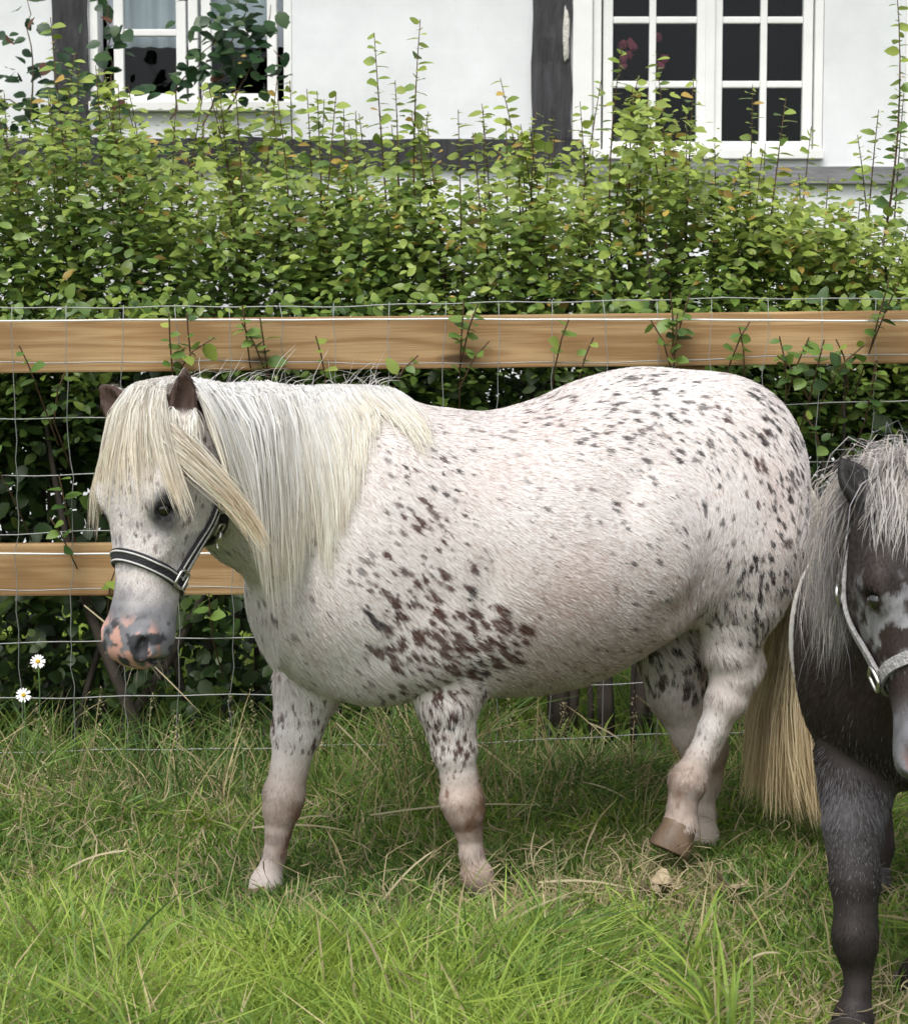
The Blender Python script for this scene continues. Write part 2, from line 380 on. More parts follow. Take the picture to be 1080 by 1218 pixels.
# ------------------------------------------------------------------ fence of two boards
FY = 4.86
def FX(px): return ray(px, 452)[0] * FY
def wood_mat():
    m, N, L, b = new_mat('pine_board')
    tc = N.new('ShaderNodeTexCoord'); mp = N.new('ShaderNodeMapping'); mp.inputs['Scale'].default_value = (.55, 6, 9)
    oi = N.new('ShaderNodeObjectInfo'); vm = N.new('ShaderNodeVectorMath'); vm.operation = 'ADD'
    L.new(tc.outputs['Object'], vm.inputs[0]); L.new(oi.outputs['Random'], vm.inputs[1]); L.new(vm.outputs[0], mp.inputs['Vector'])
    n0 = N.new('ShaderNodeTexNoise'); n0.inputs['Scale'].default_value = 1.3; n0.inputs['Detail'].default_value = 3; L.new(mp.outputs[0], n0.inputs['Vector'])
    w = N.new('ShaderNodeMath'); w.operation = 'MULTIPLY'; w.inputs[1].default_value = 42; L.new(n0.outputs['Fac'], w.inputs[0])
    s = N.new('ShaderNodeMath'); s.operation = 'SINE'; L.new(w.outputs[0], s.inputs[0])
    r = N.new('ShaderNodeValToRGB'); e = r.color_ramp.elements
    e[0].position = .05; e[0].color = (.33, .195, .085, 1); e[1].position = .95; e[1].color = (.46, .305, .15, 1)
    mr = N.new('ShaderNodeMapRange'); mr.inputs[1].default_value = -1; mr.inputs[2].default_value = 1; L.new(s.outputs[0], mr.inputs[0]); L.new(mr.outputs[0], r.inputs['Fac'])
    n2 = N.new('ShaderNodeTexNoise'); n2.inputs['Scale'].default_value = 2.2; n2.inputs['Detail'].default_value = 6; L.new(tc.outputs['Object'], n2.inputs['Vector'])
    r2 = N.new('ShaderNodeMapRange'); r2.inputs[1].default_value = .3; r2.inputs[2].default_value = .75; r2.inputs[3].default_value = .62; r2.inputs[4].default_value = 1.08; L.new(n2.outputs['Fac'], r2.inputs[0])
    mu = N.new('ShaderNodeVectorMath'); mu.operation = 'SCALE'; L.new(r.outputs[0], mu.inputs[0]); L.new(r2.outputs[0], mu.inputs['Scale'])
    mk = N.new('ShaderNodeMapping'); mk.inputs['Scale'].default_value = (1.6, 3, 6.5); L.new(vm.outputs[0], mk.inputs['Vector'])
    vo = N.new('ShaderNodeTexVoronoi'); vo.inputs['Scale'].default_value = 1.0; L.new(mk.outputs[0], vo.inputs['Vector'])
    kr = N.new('ShaderNodeMapRange'); kr.inputs[1].default_value = .05; kr.inputs[2].default_value = .11; kr.inputs[3].default_value = .30; kr.inputs[4].default_value = 1.0; L.new(vo.outputs['Distance'], kr.inputs[0])
    mu2 = N.new('ShaderNodeVectorMath'); mu2.operation = 'SCALE'; L.new(mu.outputs[0], mu2.inputs[0]); L.new(kr.outputs[0], mu2.inputs['Scale'])
    L.new(mu2.outputs[0], b.inputs['Base Color']); b.inputs['Roughness'].default_value = .65; b.inputs['Specular IOR Level'].default_value = .25
    mp3 = N.new('ShaderNodeMapping'); mp3.inputs['Scale'].default_value = (2, 60, 60); L.new(tc.outputs['Object'], mp3.inputs['Vector'])
    n3 = N.new('ShaderNodeTexNoise'); n3.inputs['Scale'].default_value = 3; L.new(mp3.outputs[0], n3.inputs['Vector'])
    bp = N.new('ShaderNodeBump'); bp.inputs['Strength'].default_value = .3; bp.inputs['Distance'].default_value = .004; L.new(n3.outputs['Fac'], bp.inputs['Height']); L.new(bp.outputs[0], b.inputs['Normal'])
    return m
M_wood = wood_mat()
fence = empty('board_fence', (0, FY, 0)); tag(fence, 'low fence of two pale pine boards behind the ponies', 'fence')
def board(zc, h, tilt, x0, x1):
    bm = bmesh.new(); L_ = x1 - x0
    box_bm(bm, (0, 0, 0), (L_, .045, h))
    o = bm_obj('board', bm, M_wood, fence, .006); o.location = ((x0 + x1) / 2, 0, zc); o.rotation_euler = (0, tilt, 0)
    return o
zt = (D(540, 374, FY)[2] + D(540, 437, FY)[2]) / 2; zl = (D(150, 641, FY)[2] + D(150, 707, FY)[2]) / 2
hb = D(540, 374, FY)[2] - D(540, 437, FY)[2]
board(zt, hb, -R(.62), -2.06, 2.5); board(zl, hb, -R(.3), -2.06, 2.5)
board(zt - .03, hb, -R(.3), -5.2, -2.07); board(zl - .01, hb, -R(.2), -5.2, -2.07)
for x in (-3.8, -2.06, .655, 2.3):
    o = box('post', (0, 0, 0), (.075, .075, 1.36), M_wood, fence, .006); o.location = (x, .062, .58)

# ------------------------------------------------------------------ wire netting in front of the boards
M_wire = plain('galvanised_wire', (.30, .31, .30), .5, metal=.5)
M_wwire = plain('white_coated_wire', (.74, .74, .72), .5)
WY = FY - .052
rw = np.random.default_rng(3)
net = empty('wire_netting', (0, 0, 0)); tag(net, 'galvanised square wire netting strung along the front of the boards', 'wire fence')
def wire_path(px_y, amp, yoff=0.0, n=90):
    x = np.linspace(-2.6, 2.6, n); ph = rw.random(3) * 6.28
    z = np.interp(x, [D(p, y, WY)[0] for p, y in px_y], [D(p, y, WY)[2] for p, y in px_y])
    z = z + amp * (np.sin(x * 3.1 + ph[0]) + .6 * np.sin(x * 8.7 + ph[1]) + .5 * np.sin(x * 21 + ph[2]))
    return np.stack([x, np.full(n, WY + yoff) + .004 * np.sin(x * 5 + ph[1]), z], 1)
hz = [((0, 365), (540, 362), (1080, 352)), ((0, 431), (540, 432), (1080, 422)), ((0, 497), (540, 492), (1080, 476)), ((0, 565), (1080, 545)), ((0, 634), (1080, 612)), ((0, 703), (1080, 680)), ((0, 766), (1080, 742)), ((0, 832), (1080, 806)), ((0, 897), (1080, 868)), ((0, 950), (1080, 925))]
for q in hz: tube('wire', wire_path(q, .0035), .0017, M_wire, net, 5)
for k in range(-7, 25):
    px = 16 + k * 64
    top = D(px, 364 - 12 * px / 1080, WY); x = top[0]
    zz = np.linspace(top[2], .0, 26); p = np.stack([x + .005 * np.sin(zz * 9 + k) + .003 * rw.normal(size=26), np.full(26, WY - .003), zz], 1)
    tube('stay_wire', p, .0012, M_wire, net, 4)
for nm, q, lb in (('smooth_wire', ((0, 382), (540, 379), (1080, 382)), 'white smooth wire running across the upper fence board'),
                  ('smooth_wire', ((0, 658), (540, 658), (1080, 655)), 'white smooth wire running across the lower fence board')):
    o = tube(nm, wire_path(q, .0008, -.012), .0026, M_wwire, None, 6); tag(o, lb, 'wire', 'white smooth wires on the fence')
# ------------------------------------------------------------------ leaves
def leaf_template(fine=True, curl=.16):
    """unit leaf along +x, normal +z, folded along the midrib and curling down to the tip"""
    st = [(.18, .27), (.48, .36), (.80, .21)] if fine else [(.42, .36)]
    V = [(0, 0, 0)]
    for x, w in st: z = -curl * x * x; V += [(x, w, z + .16 * w), (x, 0, z), (x, -w, z + .16 * w)]
    V.append((1, 0, -curl)); n = len(V) - 1
    T = [(0, 2, 1), (0, 3, 2)]
    for i in range(len(st) - 1):
        a, b = 1 + 3 * i, 4 + 3 * i; T += [(a, a + 1, b + 1), (a, b + 1, b), (a + 1, a + 2, b + 2), (a + 1, b + 2, b + 1)]
    a = n - 3; T += [(a, a + 1, n), (a + 1, a + 2, n)]
    return np.array(V, float), np.array(T)
FINE, COARSE = leaf_template(True), leaf_template(False)
def leaves_arrays(P, A, Nn, size, wide, tpl):
    """P base, A axis, Nn normal hint"""
    LV, LT_ = tpl
    A = nrm(A); S_ = nrm(np.cross(Nn, A)); N2 = np.cross(A, S_)
    n = len(P)
    V = P[:, None] + size[:, None, None] * (LV[None, :, :1] * A[:, None] + LV[None, :, 1:2] * (S_ * wide[:, None])[:, None] + LV[None, :, 2:] * N2[:, None])
    T = LT_[None] + (np.arange(n) * len(LV))[:, None, None]
    return V.reshape(-1, 3), T.reshape(-1, 3)
def leaf_mesh(name, P, A, Nn, size, wide, C, fine=None):
    if fine is None: fine = np.ones(len(P), bool)
    Vs, Ts, Cs, n0 = [], [], [], 0
    for tpl, m in ((FINE, fine), (COARSE, ~fine)):
        if not m.any(): continue
        V, T = leaves_arrays(P[m], A[m], Nn[m], size[m], wide[m], tpl)
        Vs.append(V); Ts.append(T + n0); Cs.append(np.repeat(C[m], len(tpl[0]), 0)); n0 += len(V)
    return mesh_np(name, np.vstack(Vs), np.vstack(Ts), None, True, np.vstack(Cs))
def twig_leaves(rnd, base, dirn, length, nleaf, size, droop=.35):
    """leaves set alternately along one shoot; returns P, A, N, t"""
    t = (np.arange(nleaf) + rnd.random(nleaf) * .5) / nleaf
    p = base + np.outer(t * length, dirn)
    ang = np.arange(nleaf) * 2.4 + rnd.random() * 6.28 + rnd.normal(size=nleaf) * .4
    a1 = np.cross(dirn, [0.2, .3, .9]); a1 /= np.linalg.norm(a1) + 1e-9; a2 = np.cross(dirn, a1)
    out = np.cos(ang)[:, None] * a1 + np.sin(ang)[:, None] * a2
    A = nrm(out + dirn * .45 + np.array([0, 0, -droop]) * (0.4 + rnd.random((nleaf, 1))))
    Nn = nrm(np.array([0, -.50, .9]) + rnd.normal(size=(nleaf, 3)) * .38)
    return p, A, Nn, t
rh = np.random.default_rng(77)
# ------------------------------------------------------------------ clipped-then-grown hedge between fence and house
HYN, HYF = 5.10, 5.95
top_px = [(-500, 150), (-200, 140), (0, 150), (80, 120), (170, 118), (230, 130), (300, 112), (345, 150), (420, 165), (470, 178), (520, 170), (600, 160), (650, 175), (700, 205), (735, 130), (780, 130), (830, 190), (880, 215), (950, 250), (1000, 272), (1080, 285), (1250, 230), (1500, 200)]
tx = [D(p, y, 5.5)[0] for p, y in top_px]; tz = [D(p, y, 5.5)[2] for p, y in top_px]
def htop(x): return np.interp(x, tx, tz)
hedge = empty('hedge', (0, 5.5, 0)); tag(hedge, 'overgrown leafy green hedge between the board fence and the house', 'hedge')
SHIFT = np.array([0, 5.5, 0])
XA, XB = -2.35, 2.35
PP, AA, NN, SS, WW, CC = [], [], [], [], [], []
def leaf_color(rnd, n, young, z):
    """young 0..1: yellow-green tips against deep green old leaves"""
    old = np.array([.050, .105, .026]); mid = np.array([.145, .235, .045]); yng = np.array([.31, .385, .075]); bronze = np.array([.42, .29, .07])
    y = np.clip(young + rnd.normal(size=n) * .18, 0, 1)[:, None]
    c = np.where(y < .5, old + (mid - old) * y * 2, mid + (yng - mid) * (y - .5) * 2)
    br = (rnd.random(n) < .05 * (young > .6))[:, None]
    c = np.where(br, bronze, c)
    return c * (.8 + .4 * rnd.random((n, 1)))
stem_paths = []
def add_twig(base, dirn, length, nleaf, size, young, wide=1.0):
    p, A, Nn, t = twig_leaves(rh, base, dirn, length, nleaf, size)
    n = len(p)
    sz = size * (.65 + .6 * rh.random(n)) * np.where(t > .8, .75, 1.0)
    PP.append(p); AA.append(A); NN.append(Nn); SS.append(sz); WW.append(wide * (.8 + .35 * rh.random(n)))
    CC.append(leaf_color(rh, n, np.clip(young + .35 * (t - .5), 0, 1), p[:, 2]))
    return
# upper mass: short shoots, denser at the lit front and top
NT = 9800
bx = XA + (XB - XA) * rh.random(NT); by = HYN + (HYF - HYN) * rh.random(NT) ** 1.25
bH = htop(bx) - .07 - .42 * (fbm(np.stack([bx, by, 0 * bx], 1), 4.2, 5) - .42)
bz = .95 + (bH - .95) * (1 - rh.random(NT) ** (1.02 + .5 * sstep(.55, 1.2, bx)))
gap = (fbm(np.stack([bx, by, bz], 1), 4.6, 33) < .40) & (by < HYN + .30) & (rh.random(NT) < .85)
bx, by, bz, bH = bx[~gap], by[~gap], bz[~gap], bH[~gap]
bf = (bz - .95) / np.maximum(bH - .95, .1); bn = fbm(np.stack([bx, by, bz], 1), 2.6, 9)
for x, y, z, f, q in zip(bx, by, bz, bf, bn):
    if z > 1.75 and rh.random() < .25: continue
    d = np.array([rh.normal() * .35, -.25 + rh.normal() * .4, .9]); d /= np.linalg.norm(d)
    add_twig(np.array([x, y, z - .1]), d, .14 + .14 * rh.random(), int(6 + 5 * rh.random()), .028 + .020 * rh.random(), .30 + .55 * f + .8 * (q - .5), .82)
# lower mass below the boards: larger, deeper green leaves, colour darkened for the shade, open gaps
NL = 5600
bx = XA + (XB - XA) * rh.random(NL); by = HYN + .05 + (HYF - HYN) * rh.random(NL) ** .75; bz = .02 + 1.08 * rh.random(NL) ** .9
bn = fbm(np.stack([bx, by, bz], 1), 3.2, 21)
for x, y, z, q in zip(bx, by, bz, bn):
    if q < .36: continue
    if .0 < x < .66 and z < .42 and rh.random() < .985: continue
    d = np.array([rh.normal() * .6, -.5 + rh.normal() * .4, .45]); d /= np.linalg.norm(d)
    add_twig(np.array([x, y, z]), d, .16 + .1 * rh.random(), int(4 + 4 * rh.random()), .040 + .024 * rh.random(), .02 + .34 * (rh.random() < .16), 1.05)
    if CC[-1].mean() < .12: CC[-1] *= .55  # deep shade low in the hedge put into the leaf colour
# sprigs that come through the fence onto the boards
for (px, py, n) in [(30, 440, 4), (75, 600, 5), (100, 590, 4), (205, 420, 7), (215, 400, 3), (300, 400, 5), (320, 420, 6), (380, 430, 4), (480, 440, 4), (545, 405, 7), (540, 430, 5), (660, 410, 4), (690, 430, 4), (800, 390, 6), (805, 415, 6), (880, 425, 5), (935, 440, 6), (960, 445, 6), (985, 430, 5), (1045, 385, 8), (1040, 470, 6), (900, 500, 5), (980, 520, 5), (20, 560, 5), (60, 470, 4), (130, 700, 4), (250, 735, 4), (95, 640, 4), (1010, 430, 4), (860, 405, 3)]:
    b = D(px + rh.normal() * 6, py + 14, WY - .02); b[1] += .03 * rh.random() - .02
    for _ in range(2 if n > 5 else 1):
        d = np.array([rh.normal() * .4, -.25, .8]); d /= np.linalg.norm(d)
        add_twig(b.copy(), d, .06 + .012 * n, n, .038 + .012 * rh.random(), .28 + .25 * rh.random(), 1.1)
        stem_paths.append((np.array([b + [0, .25, -.18], b + [0, .04, -.04], b + d * .5 * (.06 + .012 * n), b + d * (.06 + .012 * n)]), .0022))
for _ in range(70):
    b = D(-30 + 1140 * rh.random(), 372 + 8 * rh.normal(), FY + .03 + .12 * rh.random()); d = np.array([rh.normal() * .7, -.55, .15 + .4 * rh.normal()]); d /= np.linalg.norm(d)
    add_twig(b - d * .05, d, .10 + .05 * rh.random(), 5, .034 + .014 * rh.random(), .42 + .2 * rh.normal(), 1.0)
for _ in range(90):
    b = D(60 + 60 * rh.normal(), 560 + 40 * rh.normal(), 5.5 + .35 * rh.random()); add_twig(b, np.array([rh.normal() * .4, -.3, .8]), .18, 7, .06, .03, 1.1)
# long single shoots standing up in front of the wall
shoots = [(445, 38), (500, 22), (595, 92), (365, 105), (345, 95), (740, 55), (715, 95), (770, 110), (825, 90), (895, 100), (935, 115), (850, 170), (965, 150), (1020, 160), (1066, -20), (1045, 130), (985, 210), (660, 160), (545, 130), (470, 95), (400, 110), (280, 100), (210, 108), (255, 118), (150, 120), (120, 95), (90, 60), (60, 20), (325, 120), (690, 120), (800, 140), (575, 130), (630, 150), (5, 110), (1075, 110), (910, 170), (780, 60)]
for _ in range(60):
    qx = -50 + 1180 * rh.random(); shoots.append((qx, float(np.interp(qx, [p for p, _y in top_px], [_y for p, _y in top_px])) - 5 - 45 * rh.random()))
for (px, py) in shoots:
    y = 5.25 + .35 * rh.random(); tip = D(px, py, y)
    b = np.array([tip[0] + rh.normal() * .06, y + .05, max(1.15, tip[2] - .75)])
    mid = (tip + b) / 2 + np.array([rh.normal() * .03, 0, 0])
    k = np.linspace(0, 1, 8)[:, None]; path = (1-k)**2 * b + 2*k*(1-k) * mid + k*k * tip
    stem_paths.append((path, np.linspace(.0045, .0012, 8)))
    for s0 in range(7):
        d = path[s0 + 1] - path[s0]; L_ = np.linalg.norm(d)
        add_twig(path[s0], d / L_, L_, 9 if s0 < 4 else 7, .060 - .003 * s0, .35 + .09 * s0, 1.0)
PP, AA, NN, SS, WW, CC = (np.concatenate(q) for q in (PP, AA, NN, SS, WW, CC))
# the 300 leaves nearest the viewer and largest are single objects, the rest one mass of foliage
vis = SS / (PP[:, 1]) * np.where((np.abs(PP[:, 0]) < 1.25) & (PP[:, 2] > 1.25) & (PP[:, 2] < 1.95), 1.0, .5) + np.where((PP[:, 1] < WY + .02), .01, 0)
order = np.argsort(-vis); single = order[:300]; rest = order[300:]
foliage = link('foliage', leaf_mesh('foliage', PP[rest] - SHIFT, AA[rest], NN[rest], SS[rest], WW[rest], CC[rest], (PP[rest, 1] < HYN + .24) | (PP[rest, 2] > 1.72)), M_leaf, hedge); tag(foliage, kind='stuff')
tones = [np.array(c) for c in [(.05, .105, .026), (.10, .18, .036), (.15, .24, .046), (.24, .31, .06), (.34, .385, .075)]]
unit = [leaf_mesh('leaf', np.zeros((1, 3)), np.array([[1., 0, 0]]), np.array([[0, 0, 1.]]), np.ones(1), np.ones(1), c[None]) for c in tones]
for i in single:
    k = int(np.argmin([np.sum((CC[i] - c) ** 2) for c in tones]))
    a = AA[i] / np.linalg.norm(AA[i]); s_ = np.cross(NN[i], a); s_ /= np.linalg.norm(s_); n_ = np.cross(a, s_)
    o = link('leaf', unit[k], M_leaf, hedge)
    m = Matrix(((a[0], s_[0], n_[0], 0), (a[1], s_[1], n_[1], 0), (a[2], s_[2], n_[2], 0), (0, 0, 0, 1)))
    o.matrix_local = Matrix.Translation(Vector(PP[i] - SHIFT)) @ m @ Matrix.Diagonal((SS[i], SS[i] * WW[i], SS[i], 1))
# woody stems
M_bark = plain('dark_bark', (.060, .048, .038), .9, noise=.5, nscale=14, bump=.8, bscale=50, stretch=(1, 1, .3))
M_twig = plain('young_twig', (.11, .062, .036), .7, noise=.3, nscale=20)
def joined_tubes(name, paths, mat, parent, sides=5):
    Vs, Qs, n0 = [], [], 0
    for p, r in paths:
        p = np.asarray(p, float); r = np.full(len(p), r) if np.isscalar(r) else np.asarray(r)
        V, Q = tube_arrays(p, r, sides); Vs.append(V); Qs.append(Q + n0); n0 += len(V)
    return link(name, mesh_np(name, np.vstack(Vs), None, np.vstack(Qs), True), mat, parent)
o = joined_tubes('twigs', [(p - SHIFT, r) for p, r in stem_paths], M_twig, hedge); tag(o, kind='stuff')
for i in range(70):
    x = XA + (XB - XA) * (i + rh.random() * 1.6) / 70; y = 5.14 + .6 * rh.random()
    if .05 < x < .62 and i % 3: continue
    n = 9; k = np.linspace(0, 1, n); hgt = 1.1 + .5 * rh.random()
    p = np.stack([x + .22 * rh.normal() * k + .03 * np.sin(k * 5 + i), y + .12 * rh.normal() * k, -.02 + k * hgt], 1)
    tube('stem', p - SHIFT, np.linspace(.007 + .016 * rh.random() ** 2, .004, n), M_bark, hedge, 6)
for (px, w) in [(662, .030), (684, .017), (719, .028), (760, .026), (700, .010)]:
    x = D(px, 860, 5.35)[0]; n = 9; k = np.linspace(0, 1, n)
    p = np.stack([x + (.02 * np.sin(k * 4 + px)) + .03 * k, np.full(n, 5.35), -.02 + k * 1.2], 1)
    tube('stem', p - SHIFT, np.linspace(w, w * .5, n), M_bark, hedge, 8)

# ------------------------------------------------------------------ dark-leaved climbing rose in front of the left window
rose = empty('climbing_rose', (HX(150), HY - .55, 0)); tag(rose, 'dark green climbing rose with red tinted shoots in front of the left window', 'climbing rose')
RS = np.array([HX(150), HY - .55, 0])
rc = np.random.default_rng(9)
def rose_branch(pts, rad=.008):
    P = np.array([D(px, py, dd) for px, py, dd in pts])
    k = np.linspace(0, len(P) - 1, 14); P = np.stack([np.interp(k, range(len(P)), P[:, i]) for i in range(3)], 1)
    P[1:-1] += rc.normal(size=(12, 3)) * .012
    tube('branch', P - RS, np.linspace(rad, .002, 14), M_twig, rose, 5)
    return P
RY = HY - .6
brs = [rose_branch([(235, 300, RY), (240, 170, RY), (262, 90, RY), (285, 30, RY), (300, -20, RY)]), rose_branch([(235, 230, RY), (205, 150, RY), (215, 90, RY), (265, 40, RY - .1)]),
       rose_branch([(140, 300, RY), (135, 150, RY), (130, 60, RY), (122, -10, RY)]), rose_branch([(60, 300, RY), (45, 170, RY), (38, 80, RY), (30, -10, RY)]), rose_branch([(90, 300, RY), (60, 180, RY), (20, 120, RY), (-30, 100, RY)]),
       rose_branch([(235, 230, RY), (270, 130, RY), (310, 60, RY), (322, 5, RY)]), rose_branch([(10, 300, RY), (25, 190, RY), (-5, 150, RY)])]
rl = [leaf_mesh('leaf', np.zeros((1, 3)), np.array([[1., 0, 0]]), np.array([[0, 0, 1.]]), np.ones(1), np.ones(1), np.array([c])) for c in [(.018, .050, .020), (.030, .075, .026), (.050, .10, .032), (.13, .055, .035)]]
def put_leaf(p, a, n, size, me, parent, shift):
    a = a / np.linalg.norm(a); s_ = np.cross(n, a); s_ /= np.linalg.norm(s_); n_ = np.cross(a, s_)
    o = link('leaf', me, M_leaf, parent)
    o.matrix_local = Matrix.Translation(Vector(p - shift)) @ Matrix(((a[0], s_[0], n_[0], 0), (a[1], s_[1], n_[1], 0), (a[2], s_[2], n_[2], 0), (0, 0, 0, 1))) @ Matrix.Diagonal((size, size * 1.15, size, 1))
def rose_leaves(c, spread, n, size=.085):
    for _ in range(n):
        p = c + rc.normal(size=3) * spread
        a = np.array([rc.normal(), -.5 + rc.normal() * .5, -.35 + rc.normal() * .35]); nn = np.array([rc.normal() * .5, -.7, .8])
        put_leaf(p, a, nn, size * (.6 + .6 * rc.random()), rl[rc.choice(4, p=[.42, .36, .18, .04])], rose, RS)
for (px, py, s, n) in [(285, 62, .10, 52), (262, 22, .08, 28), (303, 18, .06, 26), (258, 92, .08, 26), (232, 70, .05, 8), (132, 45, .05, 9), (125, 8, .05, 6), (135, 95, .07, 10), (45, 95, .12, 24), (20, 125, .12, 26), (62, 130, .12, 18), (30, 55, .05, 7), (38, 12, .05, 6), (110, 120, .10, 14), (195, 118, .10, 14), (85, 85, .08, 9), (318, 95, .05, 8)]:
    rose_leaves(D(px, py, RY - .05), np.array([s, .08, s]), n)
# ------------------------------------------------------------------ ponies: smooth-blended implicit bodies turned into one mesh
def hermite(xs, ys, q):
    xs = np.asarray(xs, float); ys = np.asarray(ys, float)
    o = np.argsort(xs); xs, ys = xs[o], ys[o]
    m = np.gradient(ys, xs)
    q = np.clip(q, xs[0], xs[-1])
    i = np.clip(np.searchsorted(xs, q) - 1, 0, len(xs) - 2)
    h = xs[i + 1] - xs[i]; t = (q - xs[i]) / h
    t2, t3 = t * t, t * t * t
    return (2*t3 - 3*t2 + 1) * ys[i] + (t3 - 2*t2 + t) * h * m[i] + (-2*t3 + 3*t2) * ys[i + 1] + (t3 - t2) * h * m[i + 1]
class Implicit:
    def __init__(s, lo, hi, h):
        s.lo = np.array(lo, float); s.h = h
        s.n = (np.ceil((np.array(hi) - s.lo) / h)).astype(int) + 1
        s.f = np.full(s.n, 0.25, np.float32)
    def sub(s, lo, hi):
        a = np.clip(np.floor((np.array(lo) - s.lo) / s.h).astype(int), 0, s.n - 1)
        b = np.clip(np.ceil((np.array(hi) - s.lo) / s.h).astype(int) + 1, 1, s.n)
        sl = tuple(slice(a[k], b[k]) for k in range(3))
        g = [s.lo[k] + s.h * np.arange(a[k], b[k]) for k in range(3)]
        P = np.stack(np.meshgrid(*g, indexing='ij'), -1).astype(np.float32)
        return sl, P
    def union(s, sl, d, k):
        a = s.f[sl]; hh = np.maximum(k - np.abs(a - d), 0) / k
        s.f[sl] = np.minimum(a, d) - hh * hh * k * 0.25
    def cut(s, sl, d, k):
        a = s.f[sl]; d = -d; hh = np.maximum(k - np.abs(a - d), 0) / k
        s.f[sl] = np.maximum(a, d) + hh * hh * k * 0.25
    def cone(s, a, b, ra, rb, k=0.03, flat=None, fs=1.0):
        a = np.asarray(a, float); b = np.asarray(b, float); m = max(ra, rb) * max(1, fs) + k + 0.01
        sl, P = s.sub(np.minimum(a, b) - m, np.maximum(a, b) + m)
        ba = b - a; q = P - a
        t = np.clip((q @ ba) / (ba @ ba), 0, 1)
        r = q - t[..., None] * ba
        if flat is not None:
            c = r @ np.asarray(flat, float); r = r + (c * (1 / fs - 1))[..., None] * np.asarray(flat, float)
        d = np.linalg.norm(r, axis=-1) - (ra + (rb - ra) * t)
        s.union(sl, d, k)
    def chain(s, pts, k=0.02, flat=None, fs=1.0):
        for (a, ra), (b, rb) in zip(pts[:-1], pts[1:]): s.cone(a, b, ra, rb, k, flat, fs)
    def ell(s, c, r, k=0.05, rot=None, cut=False):
        c = np.asarray(c, float); r = np.asarray(r, float); m = r.max() + k + 0.01
        sl, P = s.sub(c - m, c + m); q = P - c
        if rot is not None: q = q @ np.asarray(rot, float).T      # rows of rot = axes
        k0 = np.linalg.norm(q / r, axis=-1); k1 = np.linalg.norm(q / (r * r), axis=-1)
        d = k0 * (k0 - 1.0) / (k1 + 1e-9)
        (s.cut if cut else s.union)(sl, d, k)
    def tube_u(s, us, top, bot, hw, k=0.05, p=2.2, vc=None):
        """barrel along local u: top and bottom lines and half widths"""
        m = 0.08
        sl, P = s.sub((min(us) - m, -max(hw) - m - 0.1, min(bot) - m), (max(us) + m, max(hw) + m + 0.1, max(top) + m))
        u1 = P[:, 0, 0, 0]
        T = hermite(us, top, u1)[:, None, None]; B = hermite(us, bot, u1)[:, None, None]; W = hermite(us, hw, u1)[:, None, None]
        C = 0 if vc is None else hermite(us, vc, u1)[:, None, None]
        zc, hh = B + (T - B) * 0.47, None
        dz = P[..., 2] - zc; hh = np.where(dz > 0, T - zc, zc - B)
        rho = (np.abs((P[..., 1] - C) / W) ** p + np.abs(dz / hh) ** p) ** (1 / p)
        d = (rho - 1) * np.minimum(W, hh)
        e = np.maximum(P[..., 0] - max(us), min(us) - P[..., 0])
        s.union(sl, np.maximum(d, e), k)
    def head(s, H, st, k=0.03, p=2.3):
        """st rows: along, front, back, half width in the head frame"""
        st = np.array(st)
        c0 = H.pt(st[0, 0], 0, 0); c1 = H.pt(st[-1, 0], 0, 0)
        sl, P = s.sub(np.minimum(c0, c1) - 0.24, np.maximum(c0, c1) + 0.24)
        q = P - H.o
        a = q @ H.L; n = q @ H.N; w = q @ H.W
        F = hermite(st[:, 0], st[:, 1], a.ravel()).reshape(a.shape); B = hermite(st[:, 0], st[:, 2], a.ravel()).reshape(a.shape)
        Wd = hermite(st[:, 0], st[:, 3], a.ravel()).reshape(a.shape)
        c = (F + B) / 2 + 0.01; dn = n - c; hh = np.where(dn > 0, F - c, c - B)
        rho = (np.abs(w / Wd) ** p + np.abs(dn / hh) ** p) ** (1 / p)
        d = (rho - 1) * np.minimum(Wd, hh)
        e = np.maximum(a - st[-1, 0], st[0, 0] - a)
        s.union(sl, np.maximum(d, e), k)
    def extract(s):
        f = s.f; n = f.shape
        ins = f < 0
        cs = np.zeros((n[0]-1, n[1]-1, n[2]-1), np.int8)
        for dx in (0, 1):
            for dy in (0, 1):
                for dz in (0, 1):
                    cs += ins[dx:n[0]-1+dx, dy:n[1]-1+dy, dz:n[2]-1+dz]
        act = (cs > 0) & (cs < 8); idx = np.argwhere(act)
        num = np.full(act.shape, -1, np.int64); num[act] = np.arange(len(idx))
        acc = np.zeros((len(idx), 3)); cnt = np.zeros(len(idx))
        offs = [(x, y, z) for x in (0, 1) for y in (0, 1) for z in (0, 1)]
        for a in offs:
            for ax in range(3):
                if a[ax] == 1: continue
                b = list(a); b[ax] = 1
                fa = f[idx[:, 0]+a[0], idx[:, 1]+a[1], idx[:, 2]+a[2]]; fb = f[idx[:, 0]+b[0], idx[:, 1]+b[1], idx[:, 2]+b[2]]
                cr = (fa < 0) != (fb < 0)
                t = np.where(cr, fa / np.where(cr, fa - fb, 1), 0)
                p = np.tile(np.array(a, float), (len(idx), 1)); p[:, ax] += t
                acc[cr] += p[cr]; cnt[cr] += 1
        V = s.lo + s.h * (idx + acc / cnt[:, None])
        Q = []
